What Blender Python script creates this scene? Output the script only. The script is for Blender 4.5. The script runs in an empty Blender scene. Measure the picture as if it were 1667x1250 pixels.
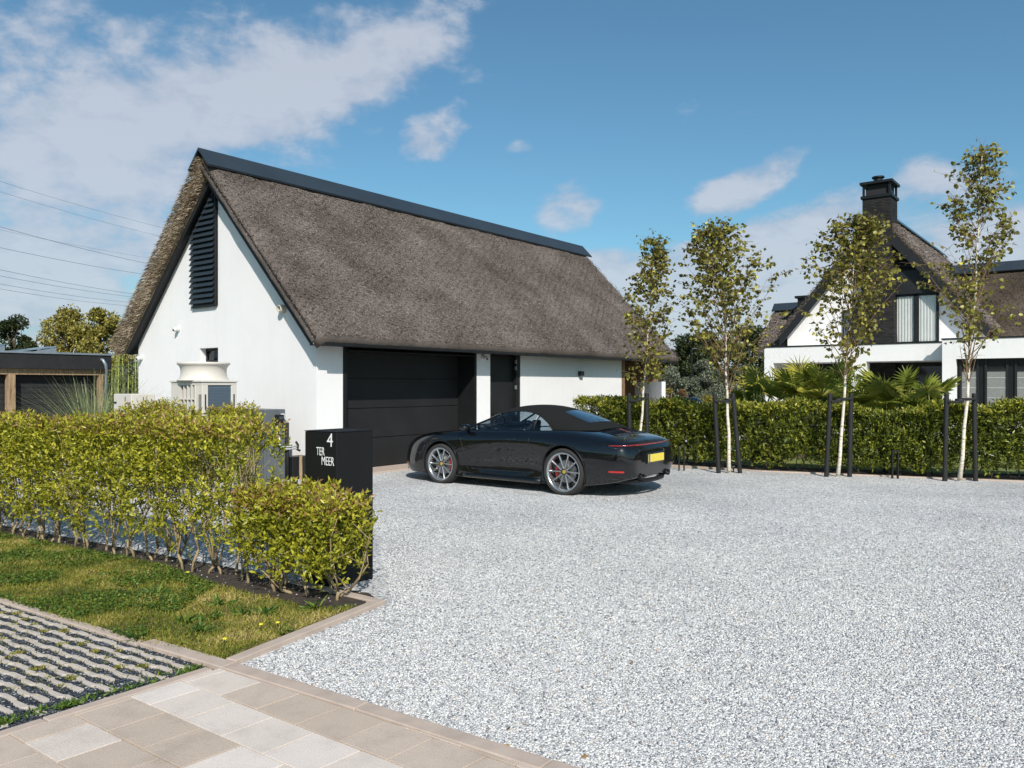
import bpy, bmesh, math, random
import numpy as np
from mathutils import Vector, Matrix
R = math.radians
random.seed(4); rng = np.random.default_rng(4)
scene = bpy.context.scene
C = scene.collection
# ------------------------------------------------------------------ camera, sky, sun, exposure
F, HZ, CX, CY, EYE = 1300.0, 627.0, 833.5, 625.0, 1.65
cam_d = bpy.data.cameras.new('camera'); cam = bpy.data.objects.new('camera', cam_d); C.objects.link(cam)
cam.location = (0, 0, EYE); cam.rotation_euler = (R(90), 0, 0)
cam_d.sensor_width = 36; cam_d.lens = F/1667*36; cam_d.shift_y = (HZ-CY)/1667
cam_d.clip_start = .1; cam_d.clip_end = 3000
scene.camera = cam
SUN_EL, SUN_AZ = 37.5, 170.0          # azimuth clockwise from +Y (view direction)
S = Vector((math.sin(R(SUN_AZ))*math.cos(R(SUN_EL)), math.cos(R(SUN_AZ))*math.cos(R(SUN_EL)), math.sin(R(SUN_EL))))
sd = bpy.data.lights.new('sun', 'SUN'); sd.energy = 4.6; sd.angle = R(.53); sd.color = (1, .945, .87)
so = bpy.data.objects.new('sun', sd); C.objects.link(so); so.rotation_euler = S.to_track_quat('Z', 'Y').to_euler()
scene.view_settings.view_transform = 'Standard'; scene.view_settings.look = 'None'
scene.view_settings.exposure = 0.22; scene.view_settings.gamma = 1
scene.render.resolution_x = 1024; scene.render.resolution_y = 768

def pixdir(px, py):
    v = Vector((px-CX, F, HZ-py)).normalized()
    return math.atan2(v.x, v.y), math.asin(v.z)

def build_world():
    w = bpy.data.worlds.new('World'); scene.world = w; w.use_nodes = True
    nt = w.node_tree; nt.nodes.clear(); N = nt.nodes.new; L = nt.links.new
    def M(op, a, b=None, c=None, clamp=False):
        n = N('ShaderNodeMath'); n.operation = op; n.use_clamp = clamp
        for i, q in enumerate((a, b, c)):
            if q is None: continue
            if isinstance(q, (int, float)): n.inputs[i].default_value = q
            else: L(q, n.inputs[i])
        return n.outputs[0]
    sky = N('ShaderNodeTexSky'); sky.sky_type = 'NISHITA'; sky.sun_disc = False
    sky.sun_elevation = R(SUN_EL); sky.sun_rotation = R(SUN_AZ)
    sky.air_density = 1.0; sky.dust_density = 1.2; sky.ozone_density = 1.6
    tc = N('ShaderNodeTexCoord'); sep = N('ShaderNodeSeparateXYZ'); L(tc.outputs['Generated'], sep.inputs[0])
    x, y, z = sep.outputs
    az = M('ARCTAN2', x, y); el = M('ARCSINE', z)
    # noise fields in direction space
    comb = N('ShaderNodeCombineXYZ'); L(M('MULTIPLY', az, 1.0), comb.inputs[0]); L(M('MULTIPLY', el, 1.7), comb.inputs[1])
    def noise(scale, det, rough, dist, off=0):
        mp = N('ShaderNodeMapping'); mp.inputs['Location'].default_value = (off, off*.7, 0); L(comb.outputs[0], mp.inputs[0])
        n = N('ShaderNodeTexNoise'); n.inputs['Scale'].default_value = scale; n.inputs['Detail'].default_value = det
        n.inputs['Roughness'].default_value = rough; n.inputs['Distortion'].default_value = dist
        L(mp.outputs[0], n.inputs['Vector']); return n.outputs['Fac']
    n1 = noise(6, 9, .58, .25); n2 = noise(17, 7, .6, .2, 3.1); n3 = noise(2.2, 5, .5, 0, 8.3)
    nz = M('ADD', M('ADD', M('MULTIPLY', n1, .95), M('MULTIPLY', n2, .45)), -.20)
    # cloud banks: pixel centre, half sizes in pixels, tilt, weight, softness
    banks = [(60,110,150,130,-8,.27,0),(300,190,300,60,-22,.27,0),(540,110,260,58,-20,.30,0),(150,330,300,120,-8,.26,0),(330,50,230,70,-5,.16,0),
             (90,470,330,70,0,.20,0),(560,150,150,14,-6,.20,0),(420,215,160,20,-8,.2,0),(650,40,110,50,-30,.2,0),
             (708,218,66,38,-22,.35,1),(745,190,30,30,-40,.2,1),(925,340,62,46,-8,.37,1),(848,240,26,14,0,.22,0),
             (1215,305,88,36,-20,.40,1),(1290,400,150,60,-14,.42,1),(1120,425,110,34,-8,.44,1),(1010,440,110,40,0,.42,1),(1200,480,260,70,0,.42,1),
             (1530,345,130,60,8,.27,1),(1600,400,150,60,0,.42,1),(1510,270,50,26,0,.2,0),(225,305,50,20,-8,.24,0),(1350,350,90,40,-20,.3,1)]
    tot = None
    for (px, py, rx, ry, rot, wt, puffy) in banks:
        a0, e0 = pixdir(px, py); ra = rx/F; re = ry/F; c, s = math.cos(R(rot)), math.sin(R(rot))
        da = M('SUBTRACT', az, a0); de = M('SUBTRACT', el, e0)
        # picture tilt: negative = rising to the right
        p = M('ADD', M('MULTIPLY', da, c/ra), M('MULTIPLY', de, -s/ra))
        q = M('ADD', M('MULTIPLY', da, s/re), M('MULTIPLY', de, c/re))
        d2 = M('ADD', M('MULTIPLY', p, p), M('MULTIPLY', q, q))
        g = M('MULTIPLY', M('EXPONENT', M('MULTIPLY', M('MULTIPLY', d2, d2) if puffy else d2, -.75)), wt)
        tot = g if tot is None else M('MAXIMUM', tot, g) if puffy else M('ADD', tot, M('MULTIPLY', g, .8))
    # generic clouds away from the frame
    gen = M('MULTIPLY', M('SUBTRACT', n3, .5), .8)
    away = M('MULTIPLY', M('SUBTRACT', M('ABSOLUTE', az), .75), 2.5, clamp=True)
    tot = M('ADD', tot, M('MULTIPLY', M('MAXIMUM', gen, 0), away))
    low = M('MULTIPLY', M('SUBTRACT', .20, el), 1.9)
    tot = M('ADD', tot, M('MAXIMUM', low, 0))
    den = M('ADD', tot, M('SUBTRACT', nz, .68))
    mr = N('ShaderNodeMapRange'); mr.interpolation_type = 'SMOOTHSTEP'; L(den, mr.inputs[0])
    mr.inputs[1].default_value = -.03; mr.inputs[2].default_value = .22; mr.inputs[3].default_value = 0; mr.inputs[4].default_value = .80
    fac = mr.outputs[0]
    # cloud brightness follows thickness
    cr = N('ShaderNodeValToRGB'); L(M('MULTIPLY', M('ADD', M('MULTIPLY', den, 1.6), M('MULTIPLY', M('SUBTRACT', n2, .5), 1.2)), 1, clamp=True), cr.inputs[0])
    cr.color_ramp.elements[0].position = 0; cr.color_ramp.elements[0].color = (.50, .58, .72, 1)
    cr.color_ramp.elements[1].position = .55; cr.color_ramp.elements[1].color = (.70, .74, .83, 1)
    cm = N('ShaderNodeVectorMath'); cm.operation = 'SCALE'; cm.inputs['Scale'].default_value = CLOUD_K; L(cr.outputs[0], cm.inputs[0])
    tint = N('ShaderNodeVectorMath'); tint.operation = 'MULTIPLY'; L(sky.outputs[0], tint.inputs[0]); tint.inputs[1].default_value = SKY_TINT
    mx = N('ShaderNodeMix'); mx.data_type = 'RGBA'; L(fac, mx.inputs[0]); L(tint.outputs[0], mx.inputs[6]); L(cm.outputs[0], mx.inputs[7])
    bg = N('ShaderNodeBackground'); bg.inputs[1].default_value = SKY_STR; L(mx.outputs[2], bg.inputs[0])
    out = N('ShaderNodeOutputWorld'); L(bg.outputs[0], out.inputs[0])
SKY_STR = .10; CLOUD_K = 7.4; SKY_TINT = (.66, .99, 1.03)
build_world()

# ------------------------------------------------------------------ helpers
def gnd(px, py, h=0.0):
    Z = F*(EYE-h)/(py-HZ); return Vector(((px-CX)*Z/F, Z, h))
def at(px, py, Z):
    return Vector(((px-CX)*Z/F, Z, EYE+(HZ-py)*Z/F))
def tag(o, label=None, cat=None, group=None, kind=None):
    if label: o['label'] = label
    if cat: o['category'] = cat
    if group: o['group'] = group
    if kind: o['kind'] = kind
    return o
def empty(name, loc=(0,0,0), rz=0):
    o = bpy.data.objects.new(name, None); C.objects.link(o); o.location = loc; o.rotation_euler = (0, 0, rz); o.empty_display_size = .2
    return o
def link(name, me, mats, parent=None, smooth=False):
    o = bpy.data.objects.new(name, me); C.objects.link(o)
    for m in (mats if isinstance(mats, (list, tuple)) else [mats]): me.materials.append(m)
    if parent: o.parent = parent
    if smooth: me.polygons.foreach_set('use_smooth', [True]*len(me.polygons))
    return o
class MB:
    def __init__(s): s.v = []; s.f = []; s.m = []
    def add(s, vs, fs, mi=0, M=None):
        b = len(s.v)
        s.v += [tuple(M @ Vector(p)) if M else tuple(p) for p in vs]
        s.f += [tuple(b+i for i in f) for f in fs]; s.m += [mi]*len(fs)
    def box(s, c, d, mi=0, M=None):
        x, y, z = c; a, b, h = d[0]/2, d[1]/2, d[2]/2
        s.add([(x-a,y-b,z-h),(x+a,y-b,z-h),(x+a,y+b,z-h),(x-a,y+b,z-h),(x-a,y-b,z+h),(x+a,y-b,z+h),(x+a,y+b,z+h),(x-a,y+b,z+h)],
              [(0,3,2,1),(4,5,6,7),(0,1,5,4),(1,2,6,5),(2,3,7,6),(3,0,4,7)], mi, M)
    def bar(s, x0, x1, y0, y1, z0, z1, mi=0, M=None): s.box(((x0+x1)/2,(y0+y1)/2,(z0+z1)/2),(x1-x0,y1-y0,z1-z0), mi, M)
    def prism(s, pts, z0, z1, mi=0, M=None):
        n = len(pts); ar = sum(pts[i][0]*pts[(i+1)%n][1]-pts[(i+1)%n][0]*pts[i][1] for i in range(n))
        if ar < 0: pts = pts[::-1]
        s.add([(p[0],p[1],z0) for p in pts]+[(p[0],p[1],z1) for p in pts],
              [tuple(range(n-1,-1,-1)), tuple(range(n,2*n))]+[(i,(i+1)%n,n+(i+1)%n,n+i) for i in range(n)], mi, M)
    def tube(s, pts, rad, n=8, mi=0, M=None, cap=True):
        pts = [Vector(p) for p in pts]; k = len(pts)
        rs = rad if isinstance(rad, (list, tuple)) else [rad]*k
        vs = []; ref = None
        for i, p in enumerate(pts):
            d = (pts[min(i+1,k-1)]-pts[max(i-1,0)]).normalized()
            if ref is None: ref = d.orthogonal().normalized()
            ref = (ref-d*ref.dot(d)).normalized() if (ref-d*ref.dot(d)).length > 1e-5 else d.orthogonal().normalized()
            o = d.cross(ref)
            for j in range(n):
                a = 2*math.pi*j/n; vs.append(p+(ref*math.cos(a)+o*math.sin(a))*rs[i])
        fs = [(i*n+j, i*n+(j+1)%n, (i+1)*n+(j+1)%n, (i+1)*n+j) for i in range(k-1) for j in range(n)]
        if cap: fs += [tuple(range(n-1,-1,-1)), tuple((k-1)*n+j for j in range(n))]
        s.add(vs, fs, mi, M)
    def lathe(s, prof, n=48, mi=0, M=None):      # prof (r, z); axis z
        k = len(prof); vs = [(r*math.cos(2*math.pi*j/n), r*math.sin(2*math.pi*j/n), z) for r, z in prof for j in range(n)]
        fs = [(i*n+j, i*n+(j+1)%n, (i+1)*n+(j+1)%n, (i+1)*n+j) for i in range(k-1) for j in range(n)]
        s.add(vs, fs, mi, M)
    def build(s, name, mats, parent=None, smooth=False, bevel=0, seg=2, fix=True):
        me = bpy.data.meshes.new(name); me.from_pydata(s.v, [], s.f); me.polygons.foreach_set('material_index', s.m)
        if fix:
            bm = bmesh.new(); bm.from_mesh(me); bmesh.ops.recalc_face_normals(bm, faces=bm.faces); bm.to_mesh(me); bm.free()
        o = link(name, me, mats, parent, smooth)
        if bevel:
            b = o.modifiers.new('bevel', 'BEVEL'); b.width = bevel; b.segments = seg; b.limit_method = 'ANGLE'; b.angle_limit = R(35)
        return o
def np_mesh(name, V, Fc, attrs=None, mat_idx=None):
    """V (n,3), Fc (m,k) equal-sided faces"""
    me = bpy.data.meshes.new(name); V = np.asarray(V, np.float32); Fc = np.asarray(Fc, np.int32); m, k = Fc.shape
    me.vertices.add(len(V)); me.vertices.foreach_set('co', V.ravel())
    me.loops.add(m*k); me.loops.foreach_set('vertex_index', Fc.ravel())
    me.polygons.add(m); me.polygons.foreach_set('loop_start', np.arange(0, m*k, k, dtype=np.int32)); me.polygons.foreach_set('loop_total', np.full(m, k, np.int32))
    if mat_idx is not None: me.polygons.foreach_set('material_index', np.asarray(mat_idx, np.int32))
    me.update(calc_edges=True)
    for nm, a in (attrs or {}).items():
        at_ = me.attributes.new(nm, 'FLOAT', 'POINT'); at_.data.foreach_set('value', np.asarray(a, np.float32))
    return me
def unit(a): return a/np.maximum(np.linalg.norm(a, axis=1, keepdims=True), 1e-9)
def leaf_arrays(P, D, ln, wd, fold=.25, rnd=None, up=None):
    """one pointed leaf (two triangles folded on the midrib) per row of P, growing along D"""
    n = len(P); D = unit(D); r = unit(rng.normal(size=(n,3))) if up is None else unit(up+rng.normal(size=(n,3))*.35)
    S_ = unit(np.cross(D, r)); U = np.cross(S_, D)
    ln = np.broadcast_to(ln, (n,))[:,None]; wd = np.broadcast_to(wd, (n,))[:,None]
    a = P; b = P+D*ln*.42+S_*wd*.5+U*wd*fold; c = P+D*ln-U*ln*.08; d = P+D*ln*.42-S_*wd*.5+U*wd*fold
    V = np.stack([a,b,c,d],1).reshape(-1,3); i = np.arange(n)*4
    Fc = np.concatenate([np.stack([i,i+1,i+2],1), np.stack([i,i+2,i+3],1)])
    rn = rng.random(n) if rnd is None else rnd
    return V, Fc, np.repeat(rn, 4)
def leaves_obj(name, P, D, ln, wd, mat, parent=None, fold=.25, rnd=None, up=None):
    V, Fc, rn = leaf_arrays(P, D, ln, wd, fold, rnd, up)
    return link(name, np_mesh(name, V, Fc, {'rnd': rn}), mat, parent)
def shoots(P, D, nl, length, spread=.8):
    """leaf bases and directions along shoots starting at P in direction D"""
    n = len(P); D = unit(D); t = (np.arange(nl)+.5)/nl
    Q = P[:,None,:]+D[:,None,:]*(t*1.0)[None,:,None]*np.broadcast_to(length,(n,))[:,None,None]
    Q = Q.reshape(-1,3); DD = np.repeat(D, nl, 0)+rng.normal(size=(n*nl,3))*spread
    return Q, DD

# ------------------------------------------------------------------ materials
def nodes(name):
    m = bpy.data.materials.new(name); m.use_nodes = True; nt = m.node_tree
    return m, nt, nt.nodes['Principled BSDF'], nt.nodes.new, nt.links.new
def rampn(nt, stops, interp='LINEAR'):
    r = nt.nodes.new('ShaderNodeValToRGB'); cr = r.color_ramp; cr.interpolation = interp
    while len(cr.elements) > 1: cr.elements.remove(cr.elements[0])
    cr.elements[0].position = stops[0][0]; cr.elements[0].color = (*stops[0][1], 1)
    for p, c in stops[1:]:
        e = cr.elements.new(p); e.color = (*c, 1)
    return r
def mat(name, col, rough=.6, var=.08, scale=6, bump=0, bscale=60, metal=0, coat=0, spec=.5, detail=5):
    m, nt, b, N, L = nodes(name)
    b.inputs['Roughness'].default_value = rough; b.inputs['Metallic'].default_value = metal
    b.inputs['Coat Weight'].default_value = coat; b.inputs['Coat Roughness'].default_value = .04
    b.inputs['Specular IOR Level'].default_value = spec
    tc = N('ShaderNodeTexCoord'); n = N('ShaderNodeTexNoise'); n.inputs['Scale'].default_value = scale; n.inputs['Detail'].default_value = detail
    L(tc.outputs['Object'], n.inputs['Vector'])
    r = rampn(nt, [(.25, tuple(c*(1-var) for c in col)), (.75, tuple(min(1, c*(1+var)) for c in col))]); L(n.outputs['Fac'], r.inputs[0]); L(r.outputs[0], b.inputs['Base Color'])
    if bump:
        n2 = N('ShaderNodeTexNoise'); n2.inputs['Scale'].default_value = bscale; n2.inputs['Detail'].default_value = 4; L(tc.outputs['Object'], n2.inputs['Vector'])
        bp = N('ShaderNodeBump'); bp.inputs['Strength'].default_value = 1; bp.inputs['Distance'].default_value = bump; L(n2.outputs['Fac'], bp.inputs['Height']); L(bp.outputs[0], b.inputs['Normal'])
    return m
def leafmat(name, stops, rough=.45, trans=.35, spec=.4):
    m, nt, b, N, L = nodes(name)
    a = N('ShaderNodeAttribute'); a.attribute_name = 'rnd'; r = rampn(nt, stops); L(a.outputs['Fac'], r.inputs[0])
    L(r.outputs[0], b.inputs['Base Color']); b.inputs['Roughness'].default_value = rough; b.inputs['Specular IOR Level'].default_value = spec
    t = N('ShaderNodeBsdfTranslucent'); L(r.outputs[0], t.inputs[0]); mx = N('ShaderNodeMixShader'); mx.inputs[0].default_value = trans
    L(b.outputs[0], mx.inputs[1]); L(t.outputs[0], mx.inputs[2]); L(mx.outputs[0], nt.nodes['Material Output'].inputs[0])
    return m
def plaster():
    m, nt, b, N, L = nodes('white_render'); b.inputs['Roughness'].default_value = .9; b.inputs['Specular IOR Level'].default_value = .2
    tc = N('ShaderNodeTexCoord'); n = N('ShaderNodeTexNoise'); n.inputs['Scale'].default_value = .9; n.inputs['Detail'].default_value = 8; n.inputs['Roughness'].default_value = .65; L(tc.outputs['Object'], n.inputs['Vector'])
    r = rampn(nt, [(.25, (.70,.682,.68)), (.5, (.735,.717,.713)), (.8, (.76,.742,.735))]); L(n.outputs['Fac'], r.inputs[0])
    # faint weather streaks
    mp = N('ShaderNodeMapping'); mp.inputs['Scale'].default_value = (5,5,.35); L(tc.outputs['Object'], mp.inputs[0])
    n3 = N('ShaderNodeTexNoise'); n3.inputs['Scale'].default_value = 1.6; n3.inputs['Detail'].default_value = 6; L(mp.outputs[0], n3.inputs['Vector'])
    r3 = rampn(nt, [(.3, (.975,.975,.97)), (.5, (1,1,1))]); L(n3.outputs['Fac'], r3.inputs[0])
    mu = N('ShaderNodeMix'); mu.data_type = 'RGBA'; mu.blend_type = 'MULTIPLY'; mu.inputs[0].default_value = 1; L(r.outputs[0], mu.inputs[6]); L(r3.outputs[0], mu.inputs[7]); L(mu.outputs[2], b.inputs['Base Color'])
    n2 = N('ShaderNodeTexNoise'); n2.inputs['Scale'].default_value = 90; n2.inputs['Detail'].default_value = 3; L(tc.outputs['Object'], n2.inputs['Vector'])
    bp = N('ShaderNodeBump'); bp.inputs['Distance'].default_value = .006; L(n2.outputs['Fac'], bp.inputs['Height']); L(bp.outputs[0], b.inputs['Normal'])
    return m
def thatch_mat(name, cols, gold=False):
    m, nt, b, N, L = nodes(name); b.inputs['Roughness'].default_value = .95; b.inputs['Specular IOR Level'].default_value = .15
    tc = N('ShaderNodeTexCoord'); a = N('ShaderNodeAttribute'); a.attribute_name = 'rnd'
    n = N('ShaderNodeTexNoise'); n.inputs['Scale'].default_value = .8; n.inputs['Detail'].default_value = 7; n.inputs['Roughness'].default_value = .6; L(tc.outputs['Object'], n.inputs['Vector'])
    n2 = N('ShaderNodeTexNoise'); n2.inputs['Scale'].default_value = 38; n2.inputs['Detail'].default_value = 6; n2.inputs['Roughness'].default_value = .85; L(tc.outputs['Object'], n2.inputs['Vector'])
    s = N('ShaderNodeMath'); s.operation = 'MULTIPLY_ADD'; L(a.outputs['Fac'], s.inputs[0]); s.inputs[1].default_value = .75; 
    s2 = N('ShaderNodeMath'); s2.operation = 'MULTIPLY_ADD'; L(n.outputs['Fac'], s2.inputs[0]); s2.inputs[1].default_value = .55; s2.inputs[2].default_value = -.44; L(s2.outputs[0], s.inputs[2])
    s3 = N('ShaderNodeMath'); s3.operation = 'MULTIPLY_ADD'; L(n2.outputs['Fac'], s3.inputs[0]); s3.inputs[1].default_value = .6; L(s.outputs[0], s3.inputs[2])
    r = rampn(nt, cols); L(s3.outputs[0], r.inputs[0]); L(r.outputs[0], b.inputs['Base Color'])
    bp = N('ShaderNodeBump'); bp.inputs['Distance'].default_value = .03; L(n2.outputs['Fac'], bp.inputs['Height']); L(bp.outputs[0], b.inputs['Normal'])
    return m
def gravel_mat(name, stops, scale, bumpd, tint=None):
    m, nt, b, N, L = nodes(name); b.inputs['Roughness'].default_value = .85; b.inputs['Specular IOR Level'].default_value = .25
    tc = N('ShaderNodeTexCoord')
    wn = N('ShaderNodeTexNoise'); wn.inputs['Scale'].default_value = scale*.8; wn.inputs['Detail'].default_value = 2; L(tc.outputs['Object'], wn.inputs['Vector'])
    wm = N('ShaderNodeVectorMath'); wm.operation = 'MULTIPLY_ADD'; L(wn.outputs['Color'], wm.inputs[0]); wm.inputs[1].default_value = (.5/scale,)*3; L(tc.outputs['Object'], wm.inputs[2])
    v = N('ShaderNodeTexVoronoi'); v.inputs['Scale'].default_value = scale; L(wm.outputs[0], v.inputs['Vector'])
    sp = N('ShaderNodeSeparateColor'); L(v.outputs['Color'], sp.inputs[0]); r = rampn(nt, stops, 'CONSTANT'); L(sp.outputs[0], r.inputs[0])
    n = N('ShaderNodeTexNoise'); n.inputs['Scale'].default_value = .55; n.inputs['Detail'].default_value = 5; L(tc.outputs['Object'], n.inputs['Vector'])
    r2 = rampn(nt, [(.34, (.80,.80,.81)), (.5, (.94,.94,.94)), (.66, (1.06,1.05,1.04))]); L(n.outputs['Fac'], r2.inputs[0])
    mu = N('ShaderNodeMix'); mu.data_type = 'RGBA'; mu.blend_type = 'MULTIPLY'; mu.inputs[0].default_value = 1; L(r.outputs[0], mu.inputs[6]); L(r2.outputs[0], mu.inputs[7])
    L(mu.outputs[2], b.inputs['Base Color'])
    v2 = N('ShaderNodeTexVoronoi'); v2.inputs['Scale'].default_value = scale; L(wm.outputs[0], v2.inputs['Vector'])
    mm = N('ShaderNodeMath'); mm.operation = 'MULTIPLY_ADD'; L(v2.outputs['Distance'], mm.inputs[0]); mm.inputs[1].default_value = -1.0; L(sp.outputs[1], mm.inputs[2])
    bp = N('ShaderNodeBump'); bp.inputs['Distance'].default_value = bumpd; bp.inputs['Strength'].default_value = .85; L(mm.outputs[0], bp.inputs['Height']); L(bp.outputs[0], b.inputs['Normal'])
    return m
def brick_mat():
    m, nt, b, N, L = nodes('dark_brick'); b.inputs['Roughness'].default_value = .85
    tc = N('ShaderNodeTexCoord'); sx = N('ShaderNodeSeparateXYZ'); L(tc.outputs['Object'], sx.inputs[0]); ad = N('ShaderNodeMath'); L(sx.outputs[0], ad.inputs[0]); L(sx.outputs[1], ad.inputs[1])
    cb = N('ShaderNodeCombineXYZ'); L(ad.outputs[0], cb.inputs[0]); L(sx.outputs[2], cb.inputs[1])
    br = N('ShaderNodeTexBrick'); br.inputs['Scale'].default_value = 1; br.inputs['Brick Width'].default_value = .22; br.inputs['Row Height'].default_value = .06; br.inputs['Mortar Size'].default_value = .008
    br.inputs['Color1'].default_value = (.013,.0125,.013,1); br.inputs['Color2'].default_value = (.032,.029,.029,1); b.inputs['Specular IOR Level'].default_value = .2; br.inputs['Mortar'].default_value = (.012,.012,.012,1); L(cb.outputs[0], br.inputs[0])
    L(br.outputs[0], b.inputs['Base Color']); bp = N('ShaderNodeBump'); bp.inputs['Distance'].default_value = .02; bp.invert = True; L(br.outputs['Fac'], bp.inputs['Height']); L(bp.outputs[0], b.inputs['Normal'])
    return m
def wood_mat(name, c1, c2):
    m, nt, b, N, L = nodes(name); b.inputs['Roughness'].default_value = .8
    tc = N('ShaderNodeTexCoord'); mp = N('ShaderNodeMapping'); mp.inputs['Scale'].default_value = (7,7,.8); L(tc.outputs['Object'], mp.inputs[0])
    n = N('ShaderNodeTexNoise'); n.inputs['Scale'].default_value = 4; n.inputs['Detail'].default_value = 8; n.inputs['Distortion'].default_value = 1; L(mp.outputs[0], n.inputs['Vector'])
    r = rampn(nt, [(.3, c1), (.7, c2)]); L(n.outputs['Fac'], r.inputs[0]); L(r.outputs[0], b.inputs['Base Color'])
    bp = N('ShaderNodeBump'); bp.inputs['Distance'].default_value = .008; L(n.outputs['Fac'], bp.inputs['Height']); L(bp.outputs[0], b.inputs['Normal'])
    return m
def glass_mat(name, tint=(.35,.4,.42), rough=0.02):
    m, nt, b, N, L = nodes(name); nt.nodes.remove(b)
    tr = N('ShaderNodeBsdfTransparent'); tr.inputs[0].default_value = (*tint, 1); gl = N('ShaderNodeBsdfGlossy'); gl.inputs['Roughness'].default_value = rough; gl.inputs[0].default_value = (.9,.95,1,1)
    lw = N('ShaderNodeLayerWeight'); lw.inputs[0].default_value = .5; pw = N('ShaderNodeMath'); pw.operation = 'POWER'; L(lw.outputs['Facing'], pw.inputs[0]); pw.inputs[1].default_value = 4.5; fr = N('ShaderNodeMath'); fr.operation = 'MULTIPLY_ADD'; L(pw.outputs[0], fr.inputs[0]); fr.inputs[1].default_value = .9; fr.inputs[2].default_value = .045; mx = N('ShaderNodeMixShader'); L(fr.outputs[0], mx.inputs[0]); L(tr.outputs[0], mx.inputs[1]); L(gl.outputs[0], mx.inputs[2])
    L(mx.outputs[0], nt.nodes['Material Output'].inputs[0]); return m
def birch_mat():
    m, nt, b, N, L = nodes('birch_bark'); b.inputs['Roughness'].default_value = .75
    tc = N('ShaderNodeTexCoord'); mp = N('ShaderNodeMapping'); mp.inputs['Scale'].default_value = (6,6,24); L(tc.outputs['Object'], mp.inputs[0])
    n = N('ShaderNodeTexNoise'); n.inputs['Scale'].default_value = 1.6; n.inputs['Detail'].default_value = 6; n.inputs['Roughness'].default_value = .7; L(mp.outputs[0], n.inputs['Vector'])
    r = rampn(nt, [(.30, (.05,.035,.03)), (.38, (.34,.25,.17)), (.48, (.60,.53,.43)), (.7, (.74,.70,.63))]); L(n.outputs['Fac'], r.inputs[0]); L(r.outputs[0], b.inputs['Base Color']); return m
WHITE = plaster()
BLACKM = mat('anthracite_paint', (.0155,.0155,.0165), .5, .2, 2, .0, spec=.3)
BLACKG = mat('anthracite_satin', (.011,.0115,.0125), .42, .15, 3, spec=.3)
RIDGE = mat('ridge_metal', (.024,.034,.046), .5, .15, 1.2, spec=.35)
SLAT = mat('louvre_slat', (.022,.032,.042), .45, .1, 5, spec=.4)
THATCH = thatch_mat('thatch', [(.14,(.036,.029,.026)),(.40,(.115,.093,.082)),(.58,(.215,.178,.160)),(.84,(.48,.41,.375))])
THATCHG = thatch_mat('thatch_cut', [(.16,(.06,.04,.026)),(.38,(.22,.155,.10)),(.56,(.40,.305,.205)),(.80,(.70,.58,.44))])
THATCHM = thatch_mat('thatch_weathered', [(.20,(.010,.008,.006)),(.40,(.055,.042,.032)),(.58,(.115,.09,.07)),(.80,(.26,.21,.165))])
GRAVEL = gravel_mat('grey_gravel', [(0,(.08,.085,.095)),(.03,(.22,.225,.235)),(.10,(.38,.38,.39)),(.25,(.50,.50,.505)),(.50,(.60,.595,.595)),(.70,(.71,.70,.69)),(.88,(.82,.805,.78)),(.985,(.5,.38,.27))], 62, .010)
DGRAVEL = gravel_mat('basalt_chips', [(0,(.012,.015,.02)),(.4,(.025,.03,.04)),(.75,(.05,.058,.07)),(.95,(.25,.26,.28))], 60, .014)
CONC = mat('concrete_edging', (.42,.335,.28), .9, .13, 9, .002, 140)
PAVG = mat('grid_concrete', (.47,.41,.36), .9, .12, 14, .004, 160)
SOIL = mat('dark_soil', (.045,.032,.022), .95, .5, 18, .02, 60)
BRICK = brick_mat()
WOOD = wood_mat('weathered_oak', (.16,.10,.055), (.42,.29,.17))
WOODD = wood_mat('brown_oak', (.12,.065,.03), (.30,.18,.09))
GLASSD = glass_mat('window_glass', (.30,.34,.36))
GLASSC = glass_mat('clear_glass', (.93,.94,.94)); BIRCH = birch_mat()
STAKE = mat('black_stake', (.008,.008,.0085), .7, .3, 12, .003, 60)
STEM = mat('hedge_stem', (.27,.20,.11), .85, .3, 20, .002, 90)
BARK = mat('bark', (.10,.075,.05), .9, .3, 9, .01, 40)
BEIGE = mat('beige_sheet_metal', (.56,.52,.47), .5, .05, 3)
GREYM = mat('grey_sheet_metal', (.105,.115,.125), .45, .08, 3)
DARKGAP = mat('dark_gap', (.01,.01,.012), .8, .1)
PIPEW = mat('white_pipe', (.6,.6,.58), .4, .1)
ZINC = mat('zinc', (.23,.27,.31), .45, .15, 6, metal=.3)
L_PRIVET = leafmat('hedge_leaf', [(0,(.05,.06,.010)),(.25,(.20,.215,.022)),(.6,(.44,.42,.038)),(.86,(.62,.56,.07)),(.90,(.30,.17,.07)),(1,(.40,.25,.10))], .34, .38)
L_LAUREL = leafmat('laurel_leaf', [(0,(.024,.038,.009)),(.35,(.095,.12,.018)),(.7,(.24,.26,.032)),(.95,(.44,.42,.055)),(1,(.54,.46,.09))], .3, .3)
L_BIRCH = leafmat('birch_leaf', [(0,(.06,.058,.014)),(.4,(.18,.17,.030)),(.72,(.37,.34,.06)),(.92,(.62,.56,.12)),(1,(.76,.66,.09))], .42, .32)
L_DARK = leafmat('dark_leaf', [(0,(.012,.020,.008)),(.6,(.035,.05,.014)),(1,(.09,.10,.025))], .5, .25)
L_YELL = leafmat('autumn_leaf', [(0,(.08,.07,.016)),(.5,(.27,.235,.045)),(1,(.50,.42,.10))], .55, .35)
L_OLIVE = leafmat('olive_leaf', [(0,(.07,.085,.055)),(.6,(.16,.18,.125)),(1,(.28,.30,.22))], .6, .25)
L_RUST = leafmat('rust_leaf', [(0,(.10,.05,.02)),(1,(.30,.17,.07))], .6, .25)
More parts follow.
